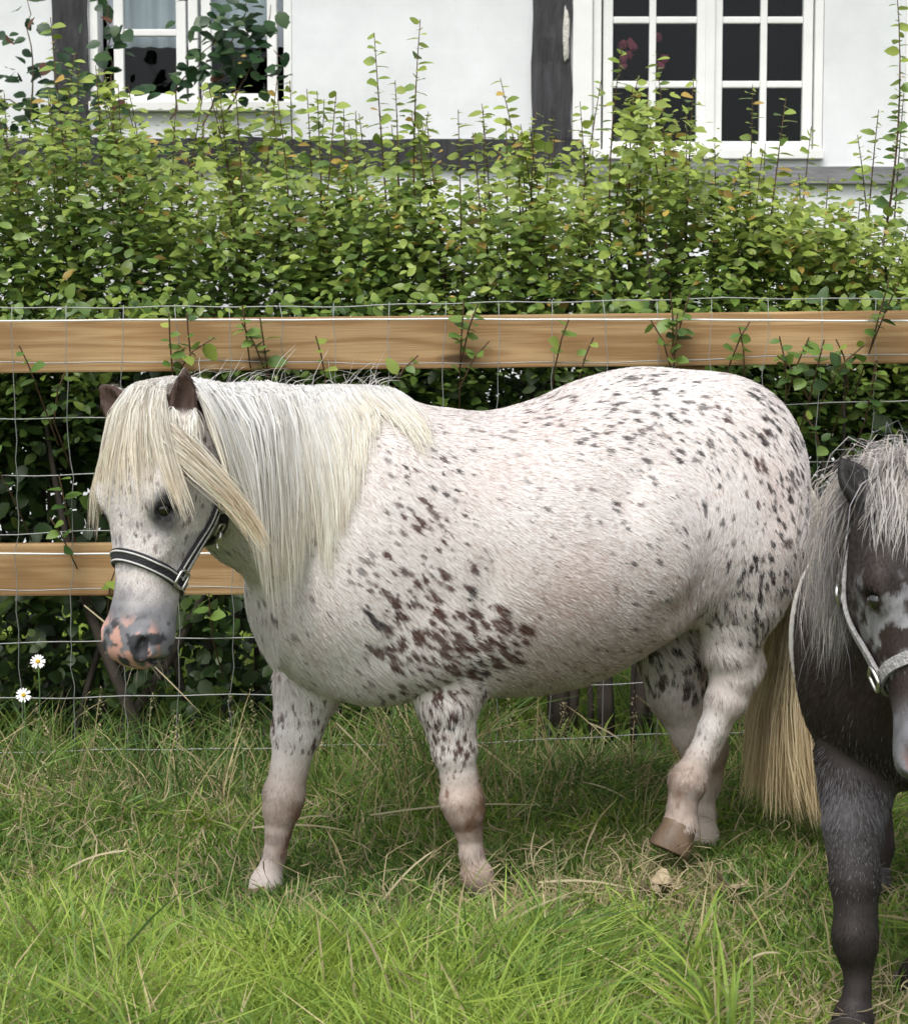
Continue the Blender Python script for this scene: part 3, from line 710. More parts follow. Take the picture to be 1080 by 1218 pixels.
        for ax in range(3):
            o1, o2 = [k for k in range(3) if k != ax]
            A = [slice(None)] * 3; Bs = [slice(None)] * 3
            A[ax] = slice(0, n[ax] - 1); Bs[ax] = slice(1, n[ax])
            cr = ins[tuple(A)] != ins[tuple(Bs)]
            e = np.argwhere(cr); e = e[(e[:, o1] > 0) & (e[:, o2] > 0) & (e[:, o1] < n[o1]-1) & (e[:, o2] < n[o2]-1)]
            def cell(d1, d2):
                c = e.copy(); c[:, o1] -= d1; c[:, o2] -= d2; return num[c[:, 0], c[:, 1], c[:, 2]]
            q = np.stack([cell(1, 1), cell(0, 1), cell(0, 0), cell(1, 0)], 1)
            flip = ins[e[:, 0], e[:, 1], e[:, 2]]
            if ax == 1: flip = ~flip
            q[~flip] = q[~flip][:, ::-1]
            Q.append(q)
        Q = np.vstack(Q); Q = Q[(Q >= 0).all(1)]
        # light smoothing
        for it in range(2):
            E = np.vstack([Q[:, [0, 1]], Q[:, [1, 2]], Q[:, [2, 3]], Q[:, [3, 0]]])
            S = np.zeros_like(V); C = np.zeros(len(V))
            for k in range(3): S[:, k] = np.bincount(E[:, 0], V[E[:, 1], k], len(V))
            C = np.bincount(E[:, 0], minlength=len(V))
            V = V * 0.5 + 0.5 * S / np.maximum(C, 1)[:, None]
        return V, Q
    def val(s, P):
        g = np.clip((P - s.lo) / s.h, 0, s.n - 1.001); i = g.astype(int); t = g - i
        f = s.f; r = 0
        for dx in (0, 1):
            for dy in (0, 1):
                for dz in (0, 1):
                    w = (t[:, 0] if dx else 1-t[:, 0]) * (t[:, 1] if dy else 1-t[:, 1]) * (t[:, 2] if dz else 1-t[:, 2])
                    r = r + w * f[i[:, 0]+dx, i[:, 1]+dy, i[:, 2]+dz]
        out = np.any((P < s.lo) | (P > s.lo + s.h * (s.n - 1)), axis=1)
        return np.where(out, 0.25, r)
    def grad(s, P, e=0.006):
        g = np.stack([s.val(P + np.eye(3)[k] * e) - s.val(P - np.eye(3)[k] * e) for k in range(3)], 1)
        return nrm(g + 1e-9)
    def snap(s, P, off=0.0, it=12):
        P = np.array(P, float)
        for _ in range(it):
            d = s.val(P) - off
            P = P - s.grad(P) * np.clip(d, -0.02, 0.02)[:, None] * 0.8
        return P
class Frame:
    """head frame: L along the face to the muzzle, N out of the forehead, W to the animal's left"""
    def __init__(s, o, N, tilt, roll=0.0):
        s.o = np.asarray(o, float); N = np.asarray(N, float); N = N / np.linalg.norm(N)
        L = np.array([0, 0, -math.cos(tilt)]) + N * math.sin(tilt); L /= np.linalg.norm(L)
        N2 = N - L * (N @ L); N2 /= np.linalg.norm(N2)
        W = np.cross(N2, L)          # checked below: must point to the animal's left
        if W @ np.cross([0, 0, 1], N) < 0: W = -W
        if roll:
            c, d = math.cos(roll), math.sin(roll); L, W = L * c + W * d, W * c - L * d
        s.L, s.N, s.W = L, N2, W
    def pt(s, a, n, w): return s.o + s.L * a + s.N * n + s.W * w
    def loc(s, P):
        q = P - s.o; return q @ s.L, q @ s.N, q @ s.W

def ribbons(name, paths, width, colors, mat, parent, side_hint=None, taper=0.35, rnd=None):
    """paths (S, K, 3); width (S,), colors (S, K, 3): one mesh of tapered flat hairs"""
    if paths.shape[1] >= 8:                                     # long strands: keep every second point
        k_ = np.unique(np.r_[np.arange(0, paths.shape[1], 2), paths.shape[1] - 1]); paths, colors = paths[:, k_], colors[:, k_]
    S, K, _ = paths.shape
    t = np.gradient(paths, axis=1); t = nrm(t)
    if side_hint is None: side_hint = nrm(rnd.normal(size=(S, 1, 3)) * np.ones((1, K, 1)))
    side = nrm(np.cross(t, side_hint))
    prof = np.ones(K); prof[0] = 0.7 if K > 2 else 1.0; prof[-1] = 0.05 if K > 2 else 0.25
    prof[1:-1] = np.linspace(1.0, taper, K - 2) if K > 2 else prof[1:-1]
    w = width[:, None, None] * prof[None, :, None] * 0.5
    V = np.stack([paths - side * w, paths + side * w], 2)        # S,K,2,3
    base = (np.arange(S) * K * 2)[:, None]; k = np.arange(K - 1)[None] * 2
    q = np.stack([base + k, base + k + 1, base + k + 3, base + k + 2], -1).reshape(-1, 4)
    C = np.repeat(colors[:, :, None, :], 2, 2).reshape(-1, 3)
    return link(name, mesh_np(name, V.reshape(-1, 3), None, q, True, C), mat, parent)

def drape(imp, roots, dirs, length, K, rnd, grav=0.35, stiff=0.6, off=0.008, style=None, wave=0.02, clump=None):
    """hang strands from roots: they leave along dirs, bend down and slide over the body"""
    S = len(roots); P = np.zeros((S, K, 3)); P[:, 0] = roots
    d = nrm(dirs); ds = (length / (K - 1))[:, None]
    ph = rnd.random((S, 3)) * 6.28
    G = np.array([0, 0, -1.0])
    for k in range(1, K):
        st = 0 if style is None else style(P[:, k - 1], k / K)
        wv = wave * np.sin(ph + k * 0.9)
        d = nrm(d * stiff + G * grav + st + wv)
        p = P[:, k - 1] + d * ds
        for _ in range(2):
            v = imp.val(p); pen = np.clip(off - v, 0, 0.05)
            p = p + imp.grad(p) * pen[:, None]
        d = nrm(p - P[:, k - 1])
        P[:, k] = p
    return P
def fur(name, V, Q, flowf, colf, lenf, n, width, rnd, parent, keep=None):
    """short lying coat hairs over a body mesh"""
    a, b, c = V[Q[:, 0]], V[Q[:, 1]], V[Q[:, 2]]; d_ = V[Q[:, 3]]
    nr = np.cross(c - a, d_ - b); area = np.linalg.norm(nr, axis=1) * 0.5; nr = nrm(nr)
    pr = area.copy()
    if keep is not None: pr = pr * keep((a + c) / 2)
    f = rnd.choice(len(Q), n, p=pr / pr.sum())
    s, t = rnd.random((n, 1)), rnd.random((n, 1))
    P = (a[f] * (1-s) + b[f] * s) * (1-t) + (d_[f] * (1-s) + c[f] * s) * t
    N = nr[f]
    F = flowf(P, N); F = F + rnd.normal(size=(n, 3)) * 0.15
    F = nrm(F - N * (F * N).sum(1, keepdims=True))
    L = lenf(P) * (0.7 + 0.6 * rnd.random(n))
    up = (0.06 + 0.09 * rnd.random(n))[:, None]
    p2 = P + F * L[:, None] + N * up * (L * 0.8)[:, None]
    P0 = P - N * 0.001
    paths = np.stack([P0, p2], 1)
    C = colf(P + F * (L * .45)[:, None], N, F, rnd)
    hint = nrm(N + rnd.normal(size=(n, 3)) * 0.28)[:, None, :] * np.ones((1, 2, 1))
    return ribbons(name, paths, np.full(n, width) * (0.7 + 0.6 * rnd.random(n)), np.repeat(C[:, None], 2, 1), M_fur, parent, hint, 0.8)
class Spots:
    def __init__(s, P, r, dark, el=1.5):
        s.P, s.r, s.dark, s.el = P, r, dark, el
    def __call__(s, P, F):
        """amount 0..1 of spot colour at P, stretched along the hair direction F"""
        o = np.argsort(P[:, 0]); Ps, Fs = P[o], F[o]; out = np.zeros(len(P)); us = Ps[:, 0]; wob = .9 * (vnoise(Ps, 130, 3) - .5) + .5 * (vnoise(Ps, 60, 4) - .5)
        for p, r, dk in zip(s.P, s.r, s.dark):
            i, j = np.searchsorted(us, p[0] - 2.4 * r), np.searchsorted(us, p[0] + 2.4 * r)
            q = Ps[i:j] - p
            k = np.nonzero(np.abs(q[:, 2]) < 2.4 * r)[0]
            if not len(k): continue
            q = q[k]; al = (q * Fs[i:j][k]).sum(1); pe = np.maximum((q * q).sum(1) - al * al, 0)
            d = np.sqrt((al / s.el) ** 2 + pe) / r + wob[i:j][k]
            v = dk * np.clip((1.28 - d) / .28, 0, 1)
            out[i + k] = np.maximum(out[i + k], v)
        res = np.zeros(len(P)); res[o] = out
        return res
# ------------------------------------------------------------------ the white spotted pony
A1 = R(20); O1 = np.array([0.167, 3.90, 0.0])
FW1 = np.array([-math.cos(A1), -math.sin(A1), 0]); LF1 = np.array([math.sin(A1), -math.cos(A1), 0])
def Q1(px, py, v=0.0):
    """sight line cut with the plane v = const of the pony frame -> (u, v, z)"""
    r = ray(px, py); c = np.array([0, 0, CAMZ]) - O1
    t = (v - c @ LF1) / (r @ LF1)
    p = c + r * t
    return np.array([p @ FW1, v, p[2]])
def W2L1(d):  # world direction to pony frame
    d = np.asarray(d, float); return np.array([d @ FW1, d @ LF1, d[2]])

imp1 = Implicit((-0.80, -0.42, -0.02), (1.12, 0.52, 1.22), 0.0055)
def stn(rows):
    us, top, bot, hw = [], [], [], []
    for (tx, ty), (bx, by), w in rows:
        t = Q1(tx, ty, 0); b = Q1(bx, by, 0.0)
        us.append(t[0]); top.append(t[2]); bot.append(b[2]); hw.append(w)
    return us, top, bot, hw
rows = [((928, 566), (0, 680), 0.09), ((900, 504), (0, 700), 0.185), ((850, 459), (0, 715), 0.235), ((760, 437), (0, 772), 0.275),
        ((700, 450), (0, 806), 0.295), ((640, 475), (0, 822), 0.305), ((580, 489), (0, 826), 0.300), ((520, 484), (0, 826), 0.28),
        ((460, 476), (0, 828), 0.245), ((410, 486), (0, 825), 0.205), ((370, 520), (0, 812), 0.17), ((330, 590), (0, 775), 0.11)]
us, top, bot, hw = [], [], [], []
for (tx, ty), (bx, by), w in rows:
    t = Q1(tx, ty, 0); us.append(t[0]); top.append(t[2]); bot.append(Q1(tx, by, 0)[2]); hw.append(w)
imp1.tube_u(us, top, bot, hw, k=0.05, p=2.15)
LAT = np.array([0, 1.0, 0])
# breast, shoulders
imp1.ell(Q1(388, 700, 0.0), (0.17, 0.19, 0.19), 0.08)
imp1.ell(Q1(455, 650, 0.15), (0.16, 0.105, 0.23), 0.08)
imp1.ell(Q1(440, 650, -0.15), (0.16, 0.105, 0.23), 0.08)
imp1.ell(Q1(452, 775, 0.07), (0.12, 0.12, 0.105), 0.05)
imp1.ell(Q1(520, 755, 0.17), (0.095, 0.075, 0.10), 0.06)
# quarters
for s in (1, -1):
    imp1.ell(Q1(832, 570, 0) + LAT * 0.13 * s, (0.19, 0.145, 0.23), 0.08)
    imp1.ell(Q1(812, 645, 0) + LAT * 0.15 * s, (0.09, 0.085, 0.11), 0.06)
imp1.ell(Q1(887, 640, 0.12), (0.122, 0.12, 0.17), 0.06)
imp1.ell(Q1(868, 640, -0.12), (0.130, 0.12, 0.17), 0.06)
imp1.cone(Q1(888, 650, .125), Q1(880, 712, .13), .115, .092, .07)
# relief: flank hollow, groove behind the shoulder, breast groove, loose fold at the flank
imp1.ell(Q1(762, 560, 0.335), (0.10, 0.045, 0.11), 0.06, cut=True)
imp1.ell(Q1(590, 735, 0.335), (0.028, 0.055, 0.13), 0.045, cut=True)
imp1.ell(Q1(330, 745, -0.03), (0.03, 0.012, 0.10), 0.03, cut=True)
imp1.cone(Q1(838, 690, 0.19), Q1(785, 742, 0.19), .022, .018, .04)
imp1.ell(Q1(790, 640, 0.255), (0.06, 0.03, 0.10), 0.06)
# near fore
v = 0.135
nf = [((540, 770), .088), ((531, 830), .067), ((540, 890), .047), ((546, 925), .037), ((549, 950), .045), ((553, 966), .041), ((556, 985), .027), ((559, 1010), .021), ((562, 1024), .022), ((567, 1041), .034), ((574, 1057), .029)]
imp1.chain([(Q1(*p, v), r) for p, r in nf], 0.012)
imp1.cone(Q1(566, 970, v), Q1(571, 1036, v), .011, .011, .010)
imp1.ell(Q1(556, 800, v), (0.05, 0.05, 0.06), 0.05)
# far fore, stepping forward
v = -0.085
ff = [((385, 770), .095), ((368, 812), .078), ((353, 870), .054), ((344, 915), .039), ((338, 945), .045), ((335, 963), .040), ((331, 987), .027), ((327, 1012), .022), ((323, 1030), .023), ((317, 1050), .034), ((308, 1067), .030)]
imp1.chain([(Q1(*p, v), r) for p, r in ff], 0.012)
imp1.cone(Q1(345, 970, v), Q1(326, 1044, v), .011, .011, .010)
# near hind, foot lifted in mid step
v = 0.125
nh = [((884, 664), .116), ((880, 702), .098), ((873, 735), .080), ((868, 770), .062), ((873, 797), .052), ((862, 830), .040), ((846, 868), .028), ((830, 903), .027), ((818, 930), .042), ((812, 956), .031), ((810, 976), .039)]
imp1.chain([(Q1(*p, v), r) for p, r in nh], 0.014)
imp1.cone(Q1(872, 845, v), Q1(836, 918, v), .015, .015, .014)
imp1.cone(Q1(878, 745, v), Q1(890, 785, v), .03, .027, 0.03)      # hamstring to the point of the hock
imp1.cone(Q1(890, 786, v), Q1(874, 830, v), .028, .030, 0.03)
# far hind, on the ground
v = -0.085
fh = [((812, 705), .11), ((799, 775), .085), ((806, 825), .070), ((822, 868), .050), ((836, 897), .048), ((838, 925), .030), ((838, 965), .024), ((837, 996), .035), ((833, 1010), .030)]
imp1.chain([(Q1(*p, v), r) for p, r in fh], 0.014)
imp1.cone(Q1(828, 850, v), Q1(850, 888, v), .026, .024, 0.03)
imp1.cone(Q1(850, 888, v), Q1(842, 930, v), .024, .028, 0.03)
# neck
nk = [(Q1(430, 612, 0.0), .225), (Q1(365, 592, 0.05), .195), (Q1(310, 575, 0.10), .160), (Q1(255, 545, 0.16), .120), (Q1(210, 515, 0.205), .090)]
for (a, ra), (b, rb) in zip(nk[:-1], nk[1:]):
    imp1.cone(a, b, ra, rb, 0.06, LAT, 0.62)
imp1.cone(Q1(450, 505, 0.0), Q1(300, 500, 0.10), .050, .055, 0.06)
imp1.cone(Q1(300, 500, 0.10), Q1(215, 502, 0.20), .055, .050, 0.05)
# head, turned towards the camera and hanging
HN = W2L1((-0.66, -0.75, 0.0))
H1 = Frame(Q1(190, 489, 0.215), HN, R(8))
HST = [(-.035, .03, -.04, .035), (-.02, .05, -.065, .058), (.03, .070, -.085, .080), (.09, .080, -.110, .093), (.15, .080, -.130, .096), (.20, .070, -.136, .088),
       (.25, .058, -.120, .074), (.30, .050, -.095, .063), (.35, .046, -.075, .057), (.39, .050, -.070, .063), (.425, .054, -.068, .070), (.455, .050, -.064, .068), (.48, .036, -.050, .054), (.496, .012, -.028, .026)]
imp1.head(H1, HST, 0.05)
RH = np.stack([H1.L, H1.N, H1.W]); EARS = []
for s in (1, -1):
    imp1.ell(H1.pt(.160, .040, .076 * s), (.042, .032, .023), 0.03, RH)            # brow over the eye
    imp1.cone(H1.pt(.17, .015, .085 * s), H1.pt(.27, .012, .06 * s), .018, .010, 0.03)   # cheek ridge
    imp1.ell(H1.pt(.190, .040, .095 * s), (.013, .016, .014), 0.010, RH, cut=True)   # eye socket
    imp1.ell(H1.pt(.445, .022, .050 * s), (.030, .024, .020), 0.02, RH)            # nostril rim
    imp1.ell(H1.pt(.452, .034, .062 * s), (.021, .010, .016), 0.010, RH, cut=True)  # nostril
    imp1.ell(H1.pt(.478, -.020, .055 * s), (.008, .034, .03), 0.010, RH, cut=True)  # corner of the mouth
    # ear: thin shell, hollow side forward and outward
    eb = H1.pt(.042 if s > 0 else .022, .004 if s > 0 else 0, .074 if s > 0 else -.090)
    up = -H1.L * 0.95 + H1.W * 0.02 + H1.N * 0.06 if s > 0 else -H1.L * 0.60 - H1.W * 0.85
    up = up / np.linalg.norm(up)
    fr = H1.N * (0.55 if s > 0 else .85) + H1.W * (0.80 if s > 0 else 0.05); fr = fr - up * (fr @ up); fr /= np.linalg.norm(fr)
    sd = np.cross(up, fr); RE = np.stack([up, fr, sd])
    imp1.ell(eb + up * .044, (.068, .024, .028 if s > 0 else .034), 0.014, RE)
    imp1.cone(eb + up * .078, eb + up * .122, .018, .006, 0.012)
    imp1.ell(eb + up * .068 + fr * .022, (.054, .022, .019 if s > 0 else .024), 0.006, RE, cut=True)
    EARS.append((eb, up, fr))
V1, F1 = imp1.extract()
rp = np.random.default_rng(21)

def flow1(P, N):
    u, v, z = P.T
    f = np.stack([-np.ones_like(u), np.zeros_like(u), -0.55 - 0.5 * sstep(0.1, 0.45, u)], 1)
    quarter = sstep(-0.28, -0.50, u)[:, None]
    f = f * (1 - quarter) + np.array([-0.5, 0, -1.0]) * quarter
    # swirl at the flank
    fl = np.exp(-(((u + 0.33) / 0.10) ** 2 + ((z - 0.72) / 0.20) ** 2))[:, None]
    f = f * (1 - fl) + np.array([0.35, 0, -1.0]) * fl
    leg = sstep(0.50, 0.40, z)[:, None]
    f = f * (1 - leg) + np.array([0.0, 0, -1.0]) * leg
    a, n, w = H1.loc(P); hd = ((a > -0.03) & (n > -0.17) & (np.abs(w) < 0.13) & (u > 0.62))[:, None]
    f = np.where(hd, H1.L + H1.N * -0.2, f)
    f = f + 0.35 * (np.stack([vnoise(P, 7, 1), vnoise(P, 7, 2), vnoise(P, 7, 3)], 1) - 0.5)
    f = f - N * (f * N).sum(1, keepdims=True)
    return nrm(f)
# where spots gather: picture position on the near flank -> (u, z), spread, density, size, darkness
BL = []
for (px, py, rx, ry, dens, size, dark) in [
        (534, 762, 52, 44, 4.6, .0140, 1.0), (490, 700, 62, 55, 1.9, .0105, .95), (505, 610, 50, 80, 1.5, .0090, .85), (470, 540, 60, 60, .7, .0070, .6),
        (430, 690, 60, 80, .8, .0075, .62), (350, 650, 50, 60, .5, .006, .5), (590, 500, 80, 40, .7, .0075, .62), (640, 560, 80, 60, .45, .0070, .5), (700, 490, 70, 40, 1.2, .0075, .75),
        (770, 500, 60, 70, 1.4, .0080, .80), (760, 620, 60, 80, .75, .0078, .74), (850, 520, 60, 60, 1.3, .0078, .78), (925, 560, 35, 100, 2.6, .0088, .92),
        (900, 700, 50, 60, 2.2, .0085, .92), (850, 640, 60, 60, .8, .0072, .72), (690, 680, 70, 70, .4, .008, .5), (700, 760, 60, 40, .35, .009, .5),
        (545, 870, 40, 60, 3.0, .0090, .93), (530, 820, 50, 40, 2.0, .0085, .88)]:
    c = Q1(px, py, 0.22); e = Q1(px + rx, py + ry, 0.22)
    BL.append((c[0], c[2], abs(e[0] - c[0]), abs(e[2] - c[2]), dens, size, dark))
cand = V1[rp.choice(len(V1), 19000, replace=False)]
SPP, SR, SK = [], [], []
grid = {}
for p in cand:
    u, v_, z = p
    a_, n_, w_ = H1.loc(p[None]); onhead = u > 0.62 and a_[0] > -0.05 and abs(w_[0]) < .13 and n_[0] > -.16
    dens, size, dark = 0.34, 0.0072, 0.62
    for (cu, cz, ru, rz, dn, sz, dk) in BL:
        g = math.exp(-((u - cu) / ru) ** 2 - ((z - cz) / rz) ** 2)
        if g * dn > dens: dens, size, dark = g * dn, sz, dk
    if onhead: dens, size, dark = (0.6, .0065, .7) if a_[0] < .34 else (0, .01, .5)
    elif z < 0.45 and v_ < 0 and u > 0.2: dens, size, dark = 1.1 * float(sstep(.26, .31, z)) * float(sstep(.44, .36, z)), .0082, .93
    elif z < 0.62 and v_ < 0.02 and u < -0.2: dens, size, dark = 2.0 * float(sstep(.34, .40, z)), .013, .85
    if not onhead: dens *= float(sstep(.13, .36, z))
    if rp.random() > dens * (0.50 if size < .0095 else .42): continue
    r = size * (.40 if size < .0095 else .44) * (0.42 + 1.35 * rp.random() ** 2.2)
    key = tuple((p / 0.02).astype(int)); ok = True
    for q in SPP:
        if abs(q[0]-p[0]) < .03 and abs(q[2]-p[2]) < .03 and np.sum((q-p)**2) < (r * 1.6) ** 2: ok = False; break
    if not ok: continue
    SPP.append(p); SR.append(r); SK.append(min(1, dark * (0.88 + 0.35 * rp.random())))
SPOT1 = Spots(np.array(SPP), np.array(SR), np.array(SK), 1.9)
eyeL = H1.pt(.188, .038, .090); eyeR = H1.pt(.188, .038, -.090)
def coat1(P, N, F, rnd, hair=True):
    n = len(P); u, v, z = P.T
    c = np.tile(np.array([0.855, 0.82, 0.80]), (n, 1))
    br = rnd.random(n) if hair else np.full(n, 0.9)
    c *= (0.87 + 0.15 * rnd.random((n, 1))) if hair else 0.9
    # roan: single brown hairs, thicker on the barrel and belly
    roan = 0.16 + 0.52 * np.exp(-((u + 0.02) / 0.26) ** 2 - ((z - 0.58) / 0.17) ** 2) + 0.16 * np.exp(-((u + .25) / .12) ** 2 - ((z - .62) / .12) ** 2) + 0.12 * np.exp(-((u - .18) / .3) ** 2 - ((z - .95) / .10) ** 2)
    roan = roan * (0.35 + 1.3 * fbm(P, 9, 4)) 
    if hair:
        k = (rnd.random(n) < roan)[:, None] * (0.35 + 0.5 * rnd.random((n, 1)))
    else: k = (roan * 0.7)[:, None]
    c = c * (1 - k) + np.array([0.32, 0.19, 0.14]) * k
    # pinkish skin showing through on the shoulder and back
    k = (0.16 * sstep(.45, .75, fbm(P, 6, 9)))[:, None]
    c = c * (1 - k) + np.array([0.62, 0.42, 0.36]) * k
    # spots
    s = SPOT1(P, F)
    s = s * (0.82 + 0.18 * (rnd.random(n) if hair else 1))
    if hair: s = np.where(rnd.random(n) < 0.06, s * 0.4, s)
    tone = np.where((fbm(P, 14, 2) + .12 * np.clip(u * 4, -1, 1) > 0.47)[:, None], np.array([0.075, 0.027, 0.017]), np.array([0.020, 0.013, 0.013]))
    c = c * (1 - s[:, None]) + tone * s[:, None]
    # lower legs: stained pinkish brown, brown knees
    leg = sstep(.33, .22, z)[:, None] * 0.55
    st = (0.4 + 0.9 * fbm(P, 16, 7))[:, None]
    c = c * (1 - leg * np.clip(st, 0, 1)) + np.array([0.50, 0.36, 0.28]) * leg * np.clip(st, 0, 1)
    kn = np.zeros(n)
    for (px, py, vv, rr, am) in [(346, 962, -.085, .042, .95), (345, 1000, -.085, .040, .8), (325, 945, -.085, .03, .5), (562, 962, .135, .045, 1.1), (545, 955, .135, .035, .7), (560, 1040, .135, .035, .6), (575, 1010, .135, .03, .4), (812, 940, .125, .045, .7), (800, 960, .16, .03, .5), (838, 905, -.085, .045, .6), (790, 850, -.06, .04, .5), (885, 780, .15, .03, .3)]:
        q = Q1(px, py, vv); kn = np.maximum(kn, 1.25 * am * np.exp(-((P - q) ** 2).sum(1) / (rr * 1.45) ** 2))
    kn = np.clip(kn * (0.2 + 1.5 * fbm(P, 40, 3)), 0, .95)[:, None]
    c = c * (1 - kn) + np.array([0.20, 0.115, 0.075]) * kn
    # head
    a, nn, w = H1.loc(P); hd = (u > 0.62) & (a > -0.05) & (np.abs(w) < .13) & (nn > -.17)
    de = np.minimum(np.linalg.norm((P - eyeL) / np.array([1, 1, 1.35]), axis=1), np.linalg.norm((P - eyeR) / np.array([1, 1, 1.35]), axis=1))
    e = (hd * sstep(.040, .018, de + 0.012 * (fbm(P, 60, 5) - .5)))[:, None]
    below = np.linalg.norm((P - (eyeL + H1.L * .022)) / 1.0, axis=1)
    e = np.maximum(e, (hd * 0.9 * sstep(.034, .016, below + .012 * (fbm(P, 50, 6) - .5)))[:, None])
    c = c * (1 - e) + np.array([0.035, 0.034, 0.038]) * e
    fm = (hd * sstep(.16, .24, a) * .55 * sstep(.50, .66, fbm(P, 38, 18)))[:, None]
    c = c * (1 - fm) + np.array([0.34, 0.32, 0.33]) * fm
    g = (hd * sstep(.30, .40, a + 0.05 * (fbm(P, 22, 8) - .5)))[:, None]
    mott = fbm(P, 45, 12)[:, None]
    grey = np.array([0.17, 0.17, 0.185]) * (0.45 + 1.3 * mott)
    c = c * (1 - g) + grey * g
    edge = np.abs(fbm(P, 34, 31) - .5)
    pk = (hd * sstep(.385, .425, a) * sstep(.0, .03, nn + 0.35 * (a - .42)) * sstep(.46, .52, fbm(P, 42, 15) + 0.8 * (a - .44)))[:, None]
    c = c * (1 - pk) + np.array([0.56, 0.32, 0.26]) * pk
    dk = (hd * sstep(.37, .42, a) * sstep(.57, .62, fbm(P, 46, 25)))[:, None]
    c = c * (1 - dk) + np.array([0.045, 0.045, 0.052]) * dk
    # inside of the ears is dark brown
    for (eb, up, fr) in EARS:
        q = P - eb; al = q @ up
        ei = sstep(.028, .050, al) * ((al < .14) & (np.linalg.norm(q, axis=1) < .15)) * sstep(-0.1, 0.25, N @ fr + 6 * (q @ fr + .004))
        c = c * (1 - ei[:, None]) + np.array([0.050, 0.028, 0.020]) * ei[:, None]
    return np.clip(c, 0.01, 0.9)
def len1(P):
    u, v, z = P.T
    L = 0.017 + 0.005 * sstep(.75, .5, z) + 0.008 * np.exp(-((u + .33) / .12) ** 2 - ((z - .62) / .12) ** 2)
    L = L * (1 - .48 * sstep(.42, .30, z) + .6 * sstep(.15, .11, z)) * (1 - .7 * sstep(.085, .065, z))
    a, n, w = H1.loc(P); hd = (u > 0.62) & (a > -0.05) & (np.abs(w) < .13) & (n > -.17)
    L = np.where(hd, 0.0095, L); L = np.where(hd & (a > .36), 0.004, L); L = np.where(hd & (a < -.03), 0.006, L)
    return L
def keep1(P):
    u, v, z = P.T
    a, n, w = H1.loc(P); hd = (u > 0.62) & (a > -0.05) & (np.abs(w) < .13) & (n > -.17)
    k = np.where(v > -0.05, 1.0, 0.5)
    k = np.where(hd, 2.0, k); k = np.where(hd & (a > .40), 0.5, k)
    for (eb, up, fr) in EARS: k = np.where(((P - eb) @ up > .048) & (np.linalg.norm(P - eb, axis=1) < .15), 0.4, k)
    return k
pony1 = empty('pony', O1, math.pi + A1)
tag(pony1, 'white pony with brown and black leopard spots and cream mane, one hind foot lifted', 'pony', 'ponies in the paddock')
nq = nrm(np.cross(V1[F1[:, 2]] - V1[F1[:, 0]], V1[F1[:, 3]] - V1[F1[:, 1]]))
VN1 = np.zeros_like(V1)
for k in range(4): np.add.at(VN1, F1[:, k], nq)
VN1 = nrm(VN1)
body1 = link('body', mesh_np('pony_body', V1, None, F1, True, coat1(V1, VN1, flow1(V1, VN1), rp, False)), M_skin, pony1)
if True:
    fur('coat', V1, F1, flow1, coat1, len1, 400000, 0.00175, rp, body1, keep1)
# ------------------------------------------------------------------ mane, tail, hooves, eyes of the white pony
def clumped(P, rnd, nclump, amount, power=1.4):
    """gather strands into locks towards their tips"""
    S, K, _ = P.shape
    c = rnd.integers(0, S, nclump); cr = P[c, 0]
    t = kdtree.KDTree(nclump)
    for i, p in enumerate(cr): t.insert(p, i)
    t.balance()
    own = np.array([t.find(p)[1] for p in P[:, 0]])
    w = (np.linspace(0, 1, K) ** power * amount)[None, :, None]
    return P * (1 - w) + P[c[own]] * w + (P[:, :1] - P[c[own], :1]) * w * 0.25, own
def polyline(pts, t):
    pts = np.array(pts); k = np.linspace(0, 1, len(pts))
    return np.stack([np.interp(t, k, pts[:, i]) for i in range(3)], 1)
def hair_colors(S, K, rnd, root, tip, var=0.12, own=None, power=1.0):
    w = (np.linspace(0, 1, K) ** power)[None, :, None]
    c = np.array(root) * (1 - w) + np.array(tip) * w
    b = 1 + var * rnd.normal(size=(S, 1, 1))
    if own is not None:
        cb = rnd.normal(size=own.max() + 1) * var * 0.9; b = b + cb[own][:, None, None]
    return np.clip(c * np.clip(b, 0.5, 1.25), 0.01, 0.86)
def thin(imp, P): return imp.snap(P, 0.0)

rm = np.random.default_rng(33)
crest = [Q1(205, 470, .205), Q1(250, 466, .16), Q1(310, 462, .10), Q1(370, 466, .04), Q1(415, 472, .01), Q1(455, 478, 0)]
S = 6500
t = rm.random(S) ** 1.05; t = np.where(t > .80, np.where(rm.random(S) < .45, t, t * .75), t)
roots = polyline(crest, t) + np.stack([rm.normal(size=S) * .006, rm.normal(size=S) * .012, np.zeros(S)], 1)
roots = imp1.snap(roots, -0.002)
left = np.where(rm.random(S) < 0.9, 1.0, -1.0)
dirs = np.stack([rm.normal(size=S) * .18 - .1, left * (0.75 + .3 * rm.random(S)), 0.55 + 0.5 * rm.random(S)], 1)
Lm = np.interp(t, [0, .15, .35, .55, .72, .80, .88, 1.0], [.40, .48, .50, .42, .27, .17, .33, .27]) * (0.42 + 0.66 * rm.random(S) ** .8)
sty = lambda p, k: np.stack([np.where(p[:, 0] > .70, -0.10, -0.02), np.full(len(p), .04) * 0, np.zeros(len(p))], 1)
P = drape(imp1, roots, dirs, Lm, 15, rm, 0.42, 0.62, 0.010, sty, 0.05)
near = np.zeros(S, bool)
for (eb, up, fr) in EARS:
    q = P - eb; al = q @ up; rad_ = np.linalg.norm(q - al[..., None] * up, axis=-1); near |= ((al > .03) & (al < .14) & (rad_ < .036)).any(1)
P, t = P[~near], t[~near]; S = len(P)
P, own = clumped(P, rm, 170, 0.62)
C = hair_colors(S, 15, rm, (.87, .855, .83), (.83, .765, .65), .10, own, 1.3)
